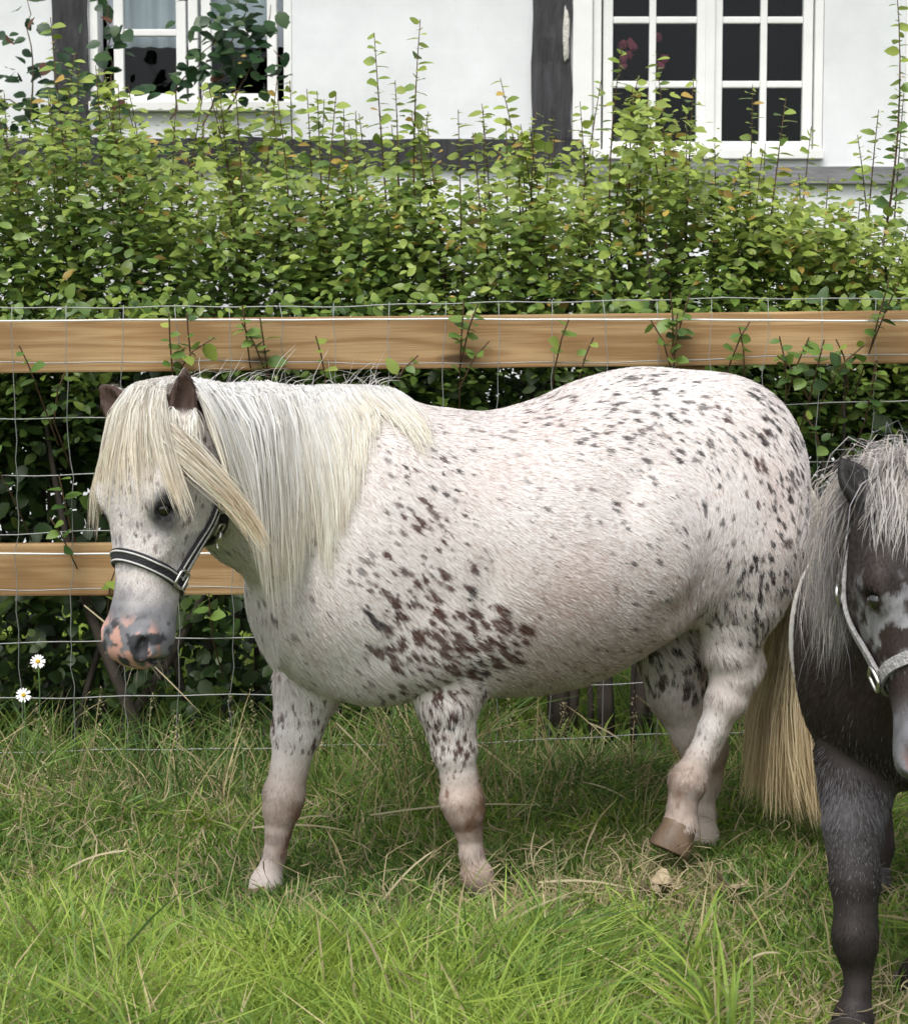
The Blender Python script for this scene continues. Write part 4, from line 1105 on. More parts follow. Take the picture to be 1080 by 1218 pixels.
ribbons('mane', P, 0.0022 * (0.6 + .8 * rm.random(S)), C, M_hair, pony1, None, 0.5, rm)
# forelock: between the ears, over the forehead, the longest lock past the near eye
S = 3600
t = rm.random(S)
roots = H1.o + np.outer(np.full(S, -.03), H1.L) + np.outer((rm.random(S) - .5) * .075, H1.W) + np.outer((rm.random(S) - .75) * .06, H1.N)
roots = imp1.snap(roots, -0.002)
ww = (roots - H1.o) @ H1.W
lock = (ww > .018)
dirs = -H1.L * 0.35 + H1.N * 0.9 + np.outer(ww * 4 + rm.normal(size=S) * .12, H1.W) + np.where(lock, 0.22, 0.0)[:, None] * H1.W
Lf = np.where(lock, .33, np.where(ww < -.012, .36, .28)) * (0.28 + .8 * rm.random(S) ** 1.4)
stf = lambda p, k: np.outer(np.clip(((p - H1.o) @ H1.W) * 2.0, -.03, .20), H1.W) * 1.0
P = drape(imp1, roots, dirs, Lf, 14, rm, 0.40, 0.62, 0.009, stf, 0.05)
near = np.zeros(S, bool)
for (eb, up, fr) in EARS:
    q = P - eb; al = q @ up; rad_ = np.linalg.norm(q - al[..., None] * up, axis=-1); near |= ((al > .05) & (al < .14) & (rad_ < .032)).any(1)
near |= (np.linalg.norm(P - (eyeL + H1.N * .01), axis=-1) < .034).any(1) & (rm.random(S) < .9)
P = P[~near]; S = len(P)
P, own = clumped(P, rm, 80, 0.55)
C = hair_colors(S, 14, rm, (.86, .83, .78), (.81, .72, .58), .10, own)
ribbons('forelock', P, 0.0020 * (0.6 + .8 * rm.random(S)), C, M_hair, pony1, None, 0.45, rm)
# the thick cream lock that sweeps back past the near eye, and flyaway hairs along the crest
S = 750
roots = H1.o + np.outer(.015 + .05 * rm.random(S), H1.L) + np.outer(.050 + .024 * rm.random(S), H1.W) + np.outer(.02 + .03 * rm.random(S), H1.N)
roots = imp1.snap(roots, -.002)
dirs = H1.L * .50 + H1.N * .12 + np.outer(.62 + rm.normal(size=S) * .10, H1.W)
P = drape(imp1, roots, dirs, .33 * (.35 + .7 * rm.random(S)), 14, rm, .26, .78, .012, lambda p, k: np.tile(H1.W * (.16 if k < .7 else .04) - H1.N * (.26 if k < .6 else .10), (len(p), 1)), .08)
P, own = clumped(P, rm, 16, .5)
C = hair_colors(S, 14, rm, (.85, .80, .72), (.82, .70, .53), .09, own)
ribbons('forelock', P, .0021 * (.6 + .8 * rm.random(S)), C, M_hair, pony1, None, .45, rm)
S = 420
e0, u0, f0 = EARS[0]
roots = e0 + np.outer(.012 + .040 * rm.random(S), u0) + np.outer(.012 + .02 * rm.random(S), f0) + np.outer((rm.random(S) - .5) * .07, np.cross(u0, f0))
roots = imp1.snap(roots, -.001)
dirs = -u0 * .6 + f0 * .5 + rm.normal(size=(S, 3)) * .25
P = drape(imp1, roots, dirs, .035 + .06 * rm.random(S), 8, rm, .3, .7, .006, None, .08)
ribbons('ear_tuft', P, .0020 * (.6 + .8 * rm.random(S)), hair_colors(S, 8, rm, (.86, .83, .78), (.84, .77, .68), .08), M_hair, pony1, None, .45, rm)
S = 60
t = rm.random(S); roots = imp1.snap(polyline(crest, t), .004)
dirs = np.stack([rm.normal(size=S) * .6 - .5, rm.normal(size=S) * .5, .45 + .3 * rm.random(S)], 1)
P = drape(imp1, roots, dirs, .04 + .07 * rm.random(S), 8, rm, .12, .9, .012, None, .10)
ribbons('flyaway_hair', P, np.full(S, .0011), np.tile(np.array([.82, .79, .74]), (S, 8, 1)), M_hair, pony1, None, .5, rm)
# tail
S = 7000
t = rm.random(S)
dock = [Q1(938, 562, 0), Q1(947, 595, 0), Q1(949, 630, 0), Q1(940, 680, 0)]
roots = polyline(dock, t) + np.stack([rm.normal(size=S) * .006, rm.normal(size=S) * .03, rm.normal(size=S) * .012], 1)
dirs = np.stack([-0.44 - .26 * rm.random(S), rm.normal(size=S) * .20, -0.95 + rm.normal(size=S) * .10], 1)
Lt = np.interp(t, [0, 1], [.80, .60]) * (0.72 + .36 * rm.random(S) ** .6)
stt = lambda p, k: np.stack([0.105 * (.1 < k < .7) + (p[:, 0] + .60) * (1.6 if k > .35 else 0), p[:, 1] * (1.2 if k < .5 else 0.6), np.zeros(len(p))], 1)
P = drape(imp1, roots, dirs, Lt, 18, rm, 0.30, 0.80, 0.006, stt, 0.075)
P, own = clumped(P, rm, 110, 0.5)
P[..., 2] = np.maximum(P[..., 2], 0.035 + 0.05 * rm.random((S, 1)))
C = hair_colors(S, 18, rm, (.84, .79, .70), (.74, .60, .37), .12, own, 0.75)
ribbons('tail', P, 0.0026 * (0.6 + .8 * rm.random(S)), C, M_hair, pony1, None, 0.5, rm)
# a few whiskers on the chin
S = 26
roots = np.array([H1.pt(.475 + .02 * rm.random(), -.05 + .07 * rm.random(), (rm.random() - .5) * .09) for _ in range(S)])
roots = imp1.snap(roots, -.001); g = imp1.grad(roots)
P = roots[:, None] + (g * .7 + H1.L * .6)[:, None] * (np.linspace(0, 1, 4)[None, :, None] * (.02 + .03 * rm.random((S, 1, 1))))
wk = ribbons('whiskers', P, np.full(S, .0011), np.tile(np.array([.55, .48, .40]), (S, 4, 1)), M_hair, pony1, None, .5, rm); tag(wk, kind='stuff')

M_hoof = plain('horn', (0.17, 0.115, 0.075), 0.5, noise=0.35, nscale=26, bump=0.25, bscale=60, stretch=(1, 1, .25))
M_hoofd = plain('dark_horn', (0.05, 0.042, 0.038), 0.5, noise=0.3, nscale=26, bump=0.2, bscale=60, stretch=(1, 1, .25))
def hoof(top, bot, fwd, parent, mat, rt=.041, rb=.052):
    top, bot = np.asarray(top, float), np.asarray(bot, float)
    ax = bot - top; fwd = np.asarray(fwd, float)
    a = ax / np.linalg.norm(ax); f = fwd - a * (fwd @ a) * 0.999; f /= np.linalg.norm(f); sd = np.cross(a, f)
    n = 18; ang = np.arange(n) * 2 * np.pi / n; V = []
    for k, (t, r) in enumerate([(-.12, rt * .92), (0, rt * 1.02), (.12, rt), (.55, (rt + rb) / 2), (.95, rb), (1.0, rb * .97)]):
        rad = r * (1 - .22 * np.clip(-np.cos(ang), 0, 1))
        V.append(top + ax * t + rad[:, None] * (np.cos(ang)[:, None] * f * 1.06 + np.sin(ang)[:, None] * sd * .94))
    V.append((top + ax * 0.93)[None]); m = len(V) - 1
    V = np.vstack(V); Qd, T = [], []
    for i in range(m - 1):
        for j in range(n): Qd.append((i*n+j, i*n+(j+1) % n, (i+1)*n+(j+1) % n, (i+1)*n+j))
    for j in range(n): T.append(((m-1)*n+j, (m-1)*n+(j+1) % n, m*n))
    return link('hoof', mesh_np('hoof', V, np.array(T), np.array(Qd), True), mat, parent)
def down(p, fz=0.0, du=0.012): return np.array([p[0] + du, p[1], fz])
pf = Q1(579, 1063, .135); hoof(pf, down(pf), (1, 0, .6), pony1, M_hoof)
pf = Q1(302, 1074, -.085); hoof(pf, down(pf, 0.0), (1, 0, .6), pony1, M_hoof)
pf = Q1(829, 1018, -.085); hoof(pf, down(pf, 0.0), (1, 0, .6), pony1, M_hoof)
hoof(Q1(810, 983, .125), Q1(797, 1014, .13), (1.0, .3, .25), pony1, M_hoof, .043, .052)
M_eye, N_, L_, b_ = new_mat('eye_glass'); b_.inputs['Base Color'].default_value = (.010, .008, .008, 1); b_.inputs['Roughness'].default_value = .06; b_.inputs['Coat Weight'].default_value = 1.0
def ball(name, c, r, mat, parent, seg=20):
    bm = bmesh.new(); bmesh.ops.create_uvsphere(bm, u_segments=seg, v_segments=seg // 2, radius=1.0, matrix=Matrix.Translation(Vector(c)) @ Matrix.Diagonal((*([r] * 3 if np.isscalar(r) else r), 1)))
    return bm_obj(name, bm, mat, parent, smooth=True)
for s in (1, -1): ball('eye', H1.pt(.188, .034, .078 * s), .0165, M_eye, pony1)

# ------------------------------------------------------------------ halters
M_web = plain('black_webbing', (0.022, 0.022, 0.026), 0.75, noise=.3, nscale=90, bump=.5, bscale=220)
M_pipe = plain('silver_piping', (0.52, 0.51, 0.50), 0.5, noise=.15, nscale=80)
M_metal = plain('nickel', (0.62, 0.60, 0.57), 0.28, metal=1.0)
M_greyweb = plain('grey_webbing', (0.30, 0.29, 0.29), 0.7, noise=.3, nscale=120, bump=.6, bscale=200)
def strap(name, imp, pts, w, mat, parent, off=.004, th=.004, closed=False, n=60, pipe=None, already=False):
    """flat band laid over the animal; pts in the pony frame"""
    pts = np.array(pts, float)
    if closed: pts = np.vstack([pts, pts[:1]])
    d = np.r_[0, np.cumsum(np.linalg.norm(np.diff(pts, axis=0), axis=1))]
    q = np.linspace(0, d[-1], n + (1 if closed else 0))
    C = np.stack([np.interp(q, d, pts[:, k]) for k in range(3)], 1)
    if closed: C = C[:-1]
    for _ in range(3):
        if closed: C = (np.roll(C, 1, 0) + 2 * C + np.roll(C, -1, 0)) / 4
        else: C[1:-1] = (C[:-2] + 2 * C[1:-1] + C[2:]) / 4
        if not already: C = imp.snap(C, off + .001, 6)
    N = imp.grad(C, .012)
    T = (np.roll(C, -1, 0) - np.roll(C, 1, 0)) if closed else np.gradient(C, axis=0)
    T = nrm(T); Sd = nrm(np.cross(T, N)); N = nrm(np.cross(Sd, T))
    sec = [(-.5, 0), (-.46, 1), (.46, 1), (.5, 0), (.46, -.6), (-.46, -.6)]
    m = len(sec); V = np.concatenate([(C + Sd * (a * w) + N * (b * th)) [:, None] for a, b in sec], 1).reshape(-1, 3)
    k = len(C); Qd = []
    for i in range(k if closed else k - 1):
        i2 = (i + 1) % k
        for j in range(m): Qd.append((i*m+j, i2*m+j, i2*m+(j+1) % m, i*m+(j+1) % m))
    o = link(name, mesh_np(name, V, None, np.array(Qd), False), mat, parent)
    if pipe is not None:
        for a in (-.30, .30):
            Vp, Qp = tube_arrays(C + Sd * (a * w) + N * th * 1.05, np.full(k, .0021), 5, closed)
            link('piping', mesh_np('piping', Vp, None, Qp, True), pipe, o)
    return o, C, N, T
def ring(name, c, nvec, r, rt, parent, square=False, long=None, mat=None):
    n = 20; ang = np.arange(n) * 2 * np.pi / n
    nv = np.asarray(nvec, float); nv /= np.linalg.norm(nv)
    a = np.array(long if long is not None else (0, 0, 1.0), float); a = a - nv * (a @ nv); a /= np.linalg.norm(a); b = np.cross(nv, a)
    x, y = np.cos(ang), np.sin(ang)
    if square:
        p = 5; k = (np.abs(x) ** p + np.abs(y) ** p) ** (-1 / p); x, y = x * k, y * k * .8
    pts = np.asarray(c) + r * (x[:, None] * a + y[:, None] * b)
    V, Qd = tube_arrays(pts, np.full(n, rt), 6, True)
    return link(name, mesh_np(name, V, None, Qd, True), mat or M_metal, parent)
def around(imp, H, a0, tiltf, n=40, rad=.16, cn=-.01):
    """loop round the nose: marches in from outside until it meets the skin"""
    out = []
    for th in np.linspace(0, 2 * np.pi, n, endpoint=False):
        dn, dw = math.cos(th), math.sin(th)
        a = a0 + tiltf * (1 - dn) * .5
        lo, hi = 0.0, rad
        for _ in range(24):
            m = (lo + hi) / 2
            if imp.val(H.pt(a, cn + dn * m, dw * m)[None])[0] < 0: lo = m
            else: hi = m
        out.append(H.pt(a, cn + dn * (hi + .004), dw * (hi + .004)))
    return np.array(out)
def halter(imp, H, parent, web, pipe, w, a_nose=.282, tilt=.058, ring_n=-.035, ch=(.165, -.105)):
    loop = around(imp, H, a_nose, tilt)
    nb, C, N, T = strap('noseband', imp, loop, w, web, parent, closed=True, n=80, pipe=pipe, already=True)
    for s in (1, -1):
        rp_ = imp.snap(np.array([H.pt(a_nose + tilt * .62, ring_n, .07 * s)]), .008)[0]
        rn = imp.grad(rp_[None])[0]
        cr = imp.snap(np.array([H.pt(ch[0], ch[1], .085 * s)]), .008)[0]; cn = imp.grad(cr[None])[0]
        cp, *_ = strap('cheekpiece', imp, [rp_, (rp_ + cr) / 2, cr], w * .85, web, parent, n=24, pipe=pipe)
        ring('ring', rp_ + rn * .006, rn, .017, .0032, parent, True, cr - rp_)
        ring('ring', cr + cn * .006, cn, .017, .0030, parent, False)
        tp = imp.snap(np.array([H.pt(.04, -.095, .08 * s), H.pt(-.02, -.07, .05 * s)]), .006)
        cs, *_ = strap('crown_strap', imp, [cr, tp[0], tp[1], H.pt(-.045, -.06, 0)], w * .8, web, parent, n=30, pipe=pipe)
        ring('buckle', tp[0] + imp.grad(tp[:1])[0] * .006, imp.grad(tp[:1])[0], .014, .0026, parent, True, H.L)
        jaw = H.pt(ch[0] + .045, ch[1] - .045, 0)
        ts, *_ = strap('throat_strap', imp, [cr, H.pt(ch[0] + .03, ch[1] - .03, .045 * s), jaw], w * .7, web, parent, n=20)
        if s > 0:
            kp = imp.snap(np.array([H.pt(ch[0] + .045, ch[1] - .012, .055)]), .010)[0]; kn = imp.grad(kp[None])[0]
            ring('buckle', kp, kn, .013, .0028, parent, True, H.L)
            snap_pts = [kp + H.L * (.006 * i) + kn * (.004 * math.sin(i)) for i in range(8)]
            tube('trigger_snap', snap_pts, [.003, .005, .006, .006, .005, .004, .004, .003], M_metal, parent)
    cs_, *_ = strap('chin_strap', imp, [H.pt(ch[0] + .045, ch[1] - .045, 0), H.pt(a_nose + tilt * .5, -.10, 0), H.pt(a_nose + tilt, -.082, 0)], w * .7, web, parent, n=20)
hal1 = empty('halter', O1, math.pi + A1)
tag(hal1, 'black halter with two silver piping lines, worn by the white spotted pony', 'halter', 'halters worn by the ponies')
halter(imp1, H1, hal1, M_web, M_pipe, .028)
# ------------------------------------------------------------------ the dark pony at the right edge, facing the camera
A2 = R(70); O2 = np.array([0.905, 3.36, 0.0])
FW2 = np.array([-math.cos(A2), -math.sin(A2), 0]); LF2 = np.array([math.sin(A2), -math.cos(A2), 0])
def T2(p):
    q = np.asarray(p, float) - O2; return np.array([q @ FW2, q @ LF2, q[2]])
def Q2(px, py, d): return T2(D(px, py, d))
imp2 = Implicit((-0.66, -0.42, -0.02), (1.05, 0.55, 1.12), 0.0065)
imp2.tube_u([-.56, -.50, -.40, -.25, -.05, .15, .30, .40, .46], [.76, .84, .89, .90, .87, .87, .88, .84, .74], [.60, .52, .47, .42, .39, .39, .40, .44, .54],
            [.07, .15, .20, .235, .245, .235, .19, .15, .09], 0.05, 2.1)
for s in (1, -1):
    imp2.ell((-.38, .11 * s, .66), (.17, .12, .20), .08)
    imp2.ell((.30, .095 * s, .62), (.13, .08, .19), .07)
    vh = .13 * s
    imp2.chain([((-.40, vh, .56), .12), ((-.36, vh, .46), .085), ((-.42, vh, .36), .052), ((-.44, vh, .31), .045), ((-.42, vh, .22), .032), ((-.40, vh, .13), .030), ((-.39, vh, .09), .036), ((-.37, vh, .05), .033)], .022)
imp2.ell((.40, 0, .58), (.13, .15, .17), .08)
rf = [((1022, 905), 3.02, .078), ((1015, 985), 2.95, .050), ((1017, 1050), 2.92, .041), ((1018, 1085), 2.91, .034), ((1017, 1112), 2.90, .037), ((1018, 1128), 2.90, .034), ((1020, 1150), 2.90, .024), ((1020, 1178), 2.89, .021), ((1015, 1212), 2.88, .032), ((1012, 1232), 2.87, .029)]
imp2.chain([(Q2(*p, d), r) for p, d, r in rf], .012)
lf = [((1150, 890), 3.06, .095), ((1140, 975), 3.05, .066), ((1130, 1040), 3.06, .050), ((1122, 1085), 3.07, .044), ((1110, 1130), 3.09, .030), ((1096, 1165), 3.10, .036), ((1088, 1182), 3.10, .033)]
imp2.chain([(Q2(*p, d), r) for p, d, r in lf], .022)
LT2 = np.array([0, 1.0, 0])
nk2 = [(np.array([.30, .0, .70]), .20), (Q2(1085, 760, 3.0), .175), (Q2(1092, 690, 2.88), .145), (Q2(1096, 620, 2.80), .105)]
for (a, ra), (b, rb) in zip(nk2[:-1], nk2[1:]): imp2.cone(a, b, ra, rb, .06, LT2, .56)
HN2 = np.array([T2(O2 + np.array([0.14, -1.0, 0.0]))])[0]
H2 = Frame(Q2(1072, 592, 2.74), HN2, R(24))
HST2 = [(r[0] * .93, r[1] * .90, r[2] * .90, r[3] * .96) for r in HST]
imp2.head(H2, HST2, .05)
RH2 = np.stack([H2.L, H2.N, H2.W])
EARS2 = []
for s in (1, -1):
    imp2.ell(H2.pt(.150, .036, .074 * s), (.040, .030, .022), .03, RH2)
    imp2.ell(H2.pt(.176, .036, .090 * s), (.013, .015, .014), .010, RH2, cut=True)
    imp2.ell(H2.pt(.412, .022, .046 * s), (.028, .022, .020), .02, RH2)
    imp2.ell(H2.pt(.418, .032, .056 * s), (.021, .012, .014), .010, RH2, cut=True)
    imp2.ell(H2.pt(.440, -.020, .052 * s), (.007, .032, .03), .010, RH2, cut=True)
    eb = H2.pt(.015, .0, .046 * s); up = -H2.L * .86 + H2.W * .48 * s; up /= np.linalg.norm(up)
    fr = H2.N * .9 + H2.W * .1 * s; fr = fr - up * (fr @ up); fr /= np.linalg.norm(fr)
    RE = np.stack([up, fr, np.cross(up, fr)])
    imp2.ell(eb + up * .034, (.052, .021, .029), .012, RE)
    imp2.cone(eb + up * .058, eb + up * .090, .015, .006, .012)
    imp2.ell(eb + up * .054 + fr * .019, (.040, .017, .018), .006, RE, cut=True)
    EARS2.append((eb, up, fr))
V2, F2 = imp2.extract()
rq = np.random.default_rng(55)
nq = nrm(np.cross(V2[F2[:, 2]] - V2[F2[:, 0]], V2[F2[:, 3]] - V2[F2[:, 1]]))
VN2 = np.zeros_like(V2)
for k in range(4): np.add.at(VN2, F2[:, k], nq)
VN2 = nrm(VN2)
def head2(P):
    a, n, w = H2.loc(P); return (a > -.05) & (np.abs(w) < .13) & (n > -.14) & (P[:, 0] > .50) & (P[:, 2] > .42)
def flow2(P, N):
    u, v, z = P.T
    f = np.tile(np.array([-.8, 0, -.7]), (len(P), 1))
    f = np.where((z < .45)[:, None], np.array([0, 0, -1.0]), f); f = np.where(head2(P)[:, None], H2.L, f)
    f = f + .35 * (np.stack([vnoise(P, 7, 1), vnoise(P, 7, 2), vnoise(P, 7, 3)], 1) - .5)
    return nrm(f - N * (f * N).sum(1, keepdims=True))
def coat2(P, N, F, rnd, hair=True):
    n = len(P); u, v, z = P.T
    c = np.tile(np.array([.022, .017, .016]), (n, 1)) * ((.7 + .6 * rnd.random((n, 1))) if hair else 1)
    k = (sstep(.40, .75, fbm(P, 5, 3)) * .35)[:, None]; c = c * (1 - k) + np.array([.050, .026, .018]) * k
    # white blanket behind the shoulder
    wb = (sstep(.30, .24, u + 1.1 * np.clip(.225 - np.abs(v), 0, .2) + .10 * (fbm(P, 9, 6) - .5) + .10 * (z - .6)) * sstep(.34, .40, z))[:, None]
    c = c * (1 - wb) + np.array([.76, .73, .70]) * wb
    # grey frosting on the upper foreleg
    gl = np.exp(-((z - .36) / .085) ** 2) * (u > .15) * (.35 + .9 * fbm(P, 30, 8))
    gl = ((rnd.random(n) < gl * 1.1) * 1.0 if hair else gl * .6)[:, None]
    c = c * (1 - gl) + (np.array([.115, .11, .118]) if hair else np.array([.075, .07, .075])) * gl
    h = head2(P); a, nn, w = H2.loc(P)
    dap = (h * sstep(.46, .58, fbm(P, 40, 14)) * (.3 + .8 * fbm(P, 90, 4)) * sstep(.10, .2, a) * (.5 + .5 * sstep(-.05, .02, nn)))[:, None]
    c = c * (1 - dap) + np.array([.36, .36, .38]) * dap
    mz = (h * sstep(.30, .38, a))[:, None]; g = np.array([.13, .13, .14]) * (.35 + 1.5 * fbm(P, 30, 15))[:, None]
    c = c * (1 - mz) + g * mz
    lip = (h * sstep(.44, .455, a))[:, None]; c = c * (1 - lip) + np.array([.33, .24, .17]) * lip
    nl = (h * np.exp(-((a - .42) / .02) ** 2 - ((np.abs(w) - .05) / .018) ** 2) * (nn > .02))[:, None]
    c = c * (1 - nl) + np.array([.16, .075, .065]) * nl
    for (eb, up, fr) in EARS2:
        e = (((P - eb) @ up > .0) & (np.linalg.norm(P - eb, axis=1) < .13))[:, None]; c = np.where(e, np.array([.014, .012, .012]), c)
    return np.clip(c, .006, .85)
def len2(P):
    L = np.where(P[:, 2] < .36, .010, .018); L = np.where(head2(P), .009, L)
    a, n, w = H2.loc(P); return np.where(head2(P) & ((a > .34) | (a < -.01)), .004, L)
pony2 = empty('pony', O2, math.pi + A2)
tag(pony2, 'small dark pony with windblown grey mane and grey flecked face facing the camera', 'pony', 'ponies in the paddock')
body2 = link('body', mesh_np('pony_body', V2, None, F2, True, coat2(V2, VN2, flow2(V2, VN2), rq, False)), M_skin, pony2)
if True:
    fur('coat', V2, F2, flow2, coat2, len2, 110000, .0021, rq, body2, lambda P: np.where(P[:, 0] > .1, 1.0, .35))
# mane: thrown over to the animal's right (picture left), a puff behind the ear and a long fall
def gcol(S, K, rnd, own):
    base = np.array([[.52, .47, .43], [.30, .29, .31], [.66, .63, .60], [.12, .11, .115]])
    cb = rnd.choice(4, own.max() + 1, p=[.42, .28, .22, .08]); c = base[cb][own]
    c = c * (1 + .14 * rnd.normal(size=(S, 1)))
    w = np.linspace(0, 1, K)[None, :, None]
    return np.clip(c[:, None] * (1.12 - .35 * w), .02, .8)
S = 8000
t = rq.random(S)
crest2 = [H2.pt(-.03, -.05, 0), H2.pt(-.01, -.13, 0), np.array([.52, .0, .92]), np.array([.40, .0, .90]), np.array([.28, 0, .885])]
roots = imp2.snap(polyline(crest2, t) + rq.normal(size=(S, 3)) * .010, -.002)
wl = T2(O2 + np.array([-1.0, 0, 0]))                # picture left
tow = T2(O2 + np.array([0, -1.0, 0]))
dirs = wl * (0.12 + .36 * rq.random((S, 1))) + np.array([0, 0, 1.0]) * (.15 + .85 * rq.random((S, 1))) + tow * (.3 * rq.normal(size=(S, 1)) + .15)
L2 = np.interp(t, [0, .5, 1], [.26, .40, .34]) * (.3 + .8 * rq.random(S) ** 1.4)
P = drape(imp2, roots, dirs, L2, 15, rq, .30, .76, .008, None, .22)
near = np.zeros(S, bool)
for (eb, up, fr) in EARS2:
    q = P - eb; al = q @ up; rad_ = np.linalg.norm(q - al[..., None] * up, axis=-1); near |= ((al > .012) & (al < .12) & (rad_ < .040) & ((q @ tow) > -.012)).any(1)
P, t = P[~near], t[~near]; S = len(P)
P, own = clumped(P, rq, 170, .5)
ribbons('mane', P, .0016 * (.6 + .8 * rq.random(S)), gcol(S, 15, rq, own), M_hair, pony2, None, .45, rq)
S = 2600
roots = H2.o + np.outer(np.full(S, -.035), H2.L) + np.outer((rq.random(S) - .5) * .10, H2.W) + np.outer((rq.random(S) - .7) * .07, H2.N)
roots = imp2.snap(roots, -.002)
dirs = -H2.L * .55 + H2.N * .8 + np.outer(rq.normal(size=S) * .5 - .2, H2.W)
P = drape(imp2, roots, dirs, .26 * (.4 + .65 * rq.random(S)), 14, rq, .34, .66, .010, None, .20)
near = np.zeros(S, bool)
for (eb, up, fr) in EARS2:
    q = P - eb; al = q @ up; rad_ = np.linalg.norm(q - al[..., None] * up, axis=-1); near |= ((al > .012) & (al < .12) & (rad_ < .040)).any(1)
P = P[~near]; S = len(P)
P, own = clumped(P, rq, 60, .6)
ribbons('forelock', P, .0019 * (.6 + .8 * rq.random(S)), gcol(S, 14, rq, own) * .95 + .03, M_hair, pony2, None, .45, rq)
S = 700
roots = np.array([-.55, 0, .74]) + rq.normal(size=(S, 3)) * np.array([.01, .025, .03])
dirs = np.stack([-.5 - .3 * rq.random(S), rq.normal(size=S) * .2, -.7 * np.ones(S)], 1)
P = drape(imp2, roots, dirs, .60 * (.7 + .35 * rq.random(S)), 14, rq, .3, .8, .006, None, .03)
P, own = clumped(P, rq, 30, .5)
ribbons('tail', P, .004 * (.6 + .8 * rq.random(S)), gcol(S, 14, rq, own), M_hair, pony2, None, .5, rq)
for (px, py, d) in [(1011, 1238, 2.865), (1086, 1186, 3.10)]:
    p = Q2(px, py, d); hoof(p, down(p, 0.0), (1, 0, .6), pony2, M_hoofd, .040, .050)
for s in (1, -1): p = np.array([-.365, .13 * s, .045]); hoof(p, down(p), (1, 0, .6), pony2, M_hoofd, .040, .050)
for s in (1, -1): ball('eye', H2.pt(.176, .032, .075 * s), .016, M_eye, pony2)
hal2 = empty('halter', O2, math.pi + A2)
tag(hal2, 'grey webbing halter with nickel rings, worn by the small dark pony', 'halter', 'halters worn by the ponies')
halter(imp2, H2, hal2, M_greyweb, None, .020, a_nose=.262, tilt=.03, ring_n=-.03, ch=(.13, -.085))
# ------------------------------------------------------------------ grass
rg = np.random.default_rng(101)
def blades(name, X, Y, H, W, C, lean, nseg=4, kind=True):
    n = len(X); z0 = ground_z(X, Y) - .004
    ang = rg.random(n) * 6.28; d = np.stack([np.cos(ang), np.sin(ang), np.zeros(n)], 1) + lean
    b = H * (.25 + .75 * rg.random(n) ** 1.2)
    k = np.linspace(0, 1, nseg + 1)
    P = np.zeros((n, nseg + 1, 3))
    P[..., 0] = X[:, None] + d[:, :1] * (b[:, None] * k ** 2.0); P[..., 1] = Y[:, None] + d[:, 1:2] * (b[:, None] * k ** 2.0)
    P[..., 2] = z0[:, None] + H[:, None] * (k - .32 * (b / H)[:, None] * k ** 2.4)
    hint = nrm(np.stack([rg.normal(size=n) * .8, -np.ones(n), .2 * np.ones(n)], 1))[:, None] * np.ones((1, nseg + 1, 1))
    base_to_tip = np.linspace(.72, 1.1, nseg + 1)[None, :, None]            # blade colour darker at the base, lighter at the tip
    return ribbons(name, P, W, np.clip(C[:, None] * base_to_tip, 0, .8), M_grass, None, hint, .55)
def grass_color(n, P, dry, lush):
    lime = np.array([.33, .44, .075]); mid = np.array([.175, .29, .055]); dark = np.array([.075, .145, .036]); straw = np.array([.50, .42, .23])
    q = np.clip(fbm(P, 2.4, 6) + (rg.random(n) - .5) * .75 + lush - .5, 0, 1)[:, None]
    c = np.where(q < .5, dark + (mid - dark) * q * 2, mid + (lime - mid) * (q - .5) * 2)
    s = (rg.random(n) < dry)[:, None]
    c = np.where(s, straw * (.6 + .6 * rg.random((n, 1))), c)
    return c * (.85 + .3 * rg.random((n, 1)))
def patch(n, y0, y1, xw=1.15):
    Y = np.sqrt(y0 ** 2 + (y1 ** 2 - y0 ** 2) * rg.random(n)); X = (rg.random(n) * 2 - 1) * (Y * .27 + xw * .45)
    return X, Y
# the paddock: lush and long in front, shorter round the hooves, long again along the fence
n = 98000
X, Y = patch(n, 2.55, 4.75)
p3 = np.stack([X, Y, np.zeros(n)], 1)
cl = fbm(p3, 3.1, 12)
front = sstep(3.50, 3.05, Y) * (1 - .9 * sstep(.1, .55, X)); back = sstep(4.25, 4.6, Y)
H = (.040 + .085 * rg.random(n) ** 1.5) * (.30 + 1.1 * cl) * (1 - .52 * sstep(3.35, 3.6, Y) * sstep(4.4, 4.2, Y)) * (1 - .45 * sstep(.3, .6, X) * sstep(3.3, 3.0, Y)) + front * (.02 + .13 * rg.random(n)) * (.1 + 1.7 * cl) + back * (.02 + .09 * rg.random(n)) * cl * 1.3
dry = np.clip(.15 + .42 * sstep(.48, .64, fbm(p3, 2.1, 40)) + .12 * back, 0, .6) * (1 - .55 * front)
C = grass_color(n, p3, dry, .47 + .30 * front + .02 * sstep(-.2, .8, X) - .14 * back)
lean = np.stack([.5 * (fbm(p3, 2.0, 51) - .5) * 2, .5 * (fbm(p3, 2.0, 52) - .5) * 2 - .1, np.zeros(n)], 1)
W = .0030 + .0045 * rg.random(n) ** 1.5
o = blades('grass', X, Y, H, W, C, lean, 3); tag(o, 'long green paddock grass mixed with dry straw coloured blades', 'grass', None, 'stuff')
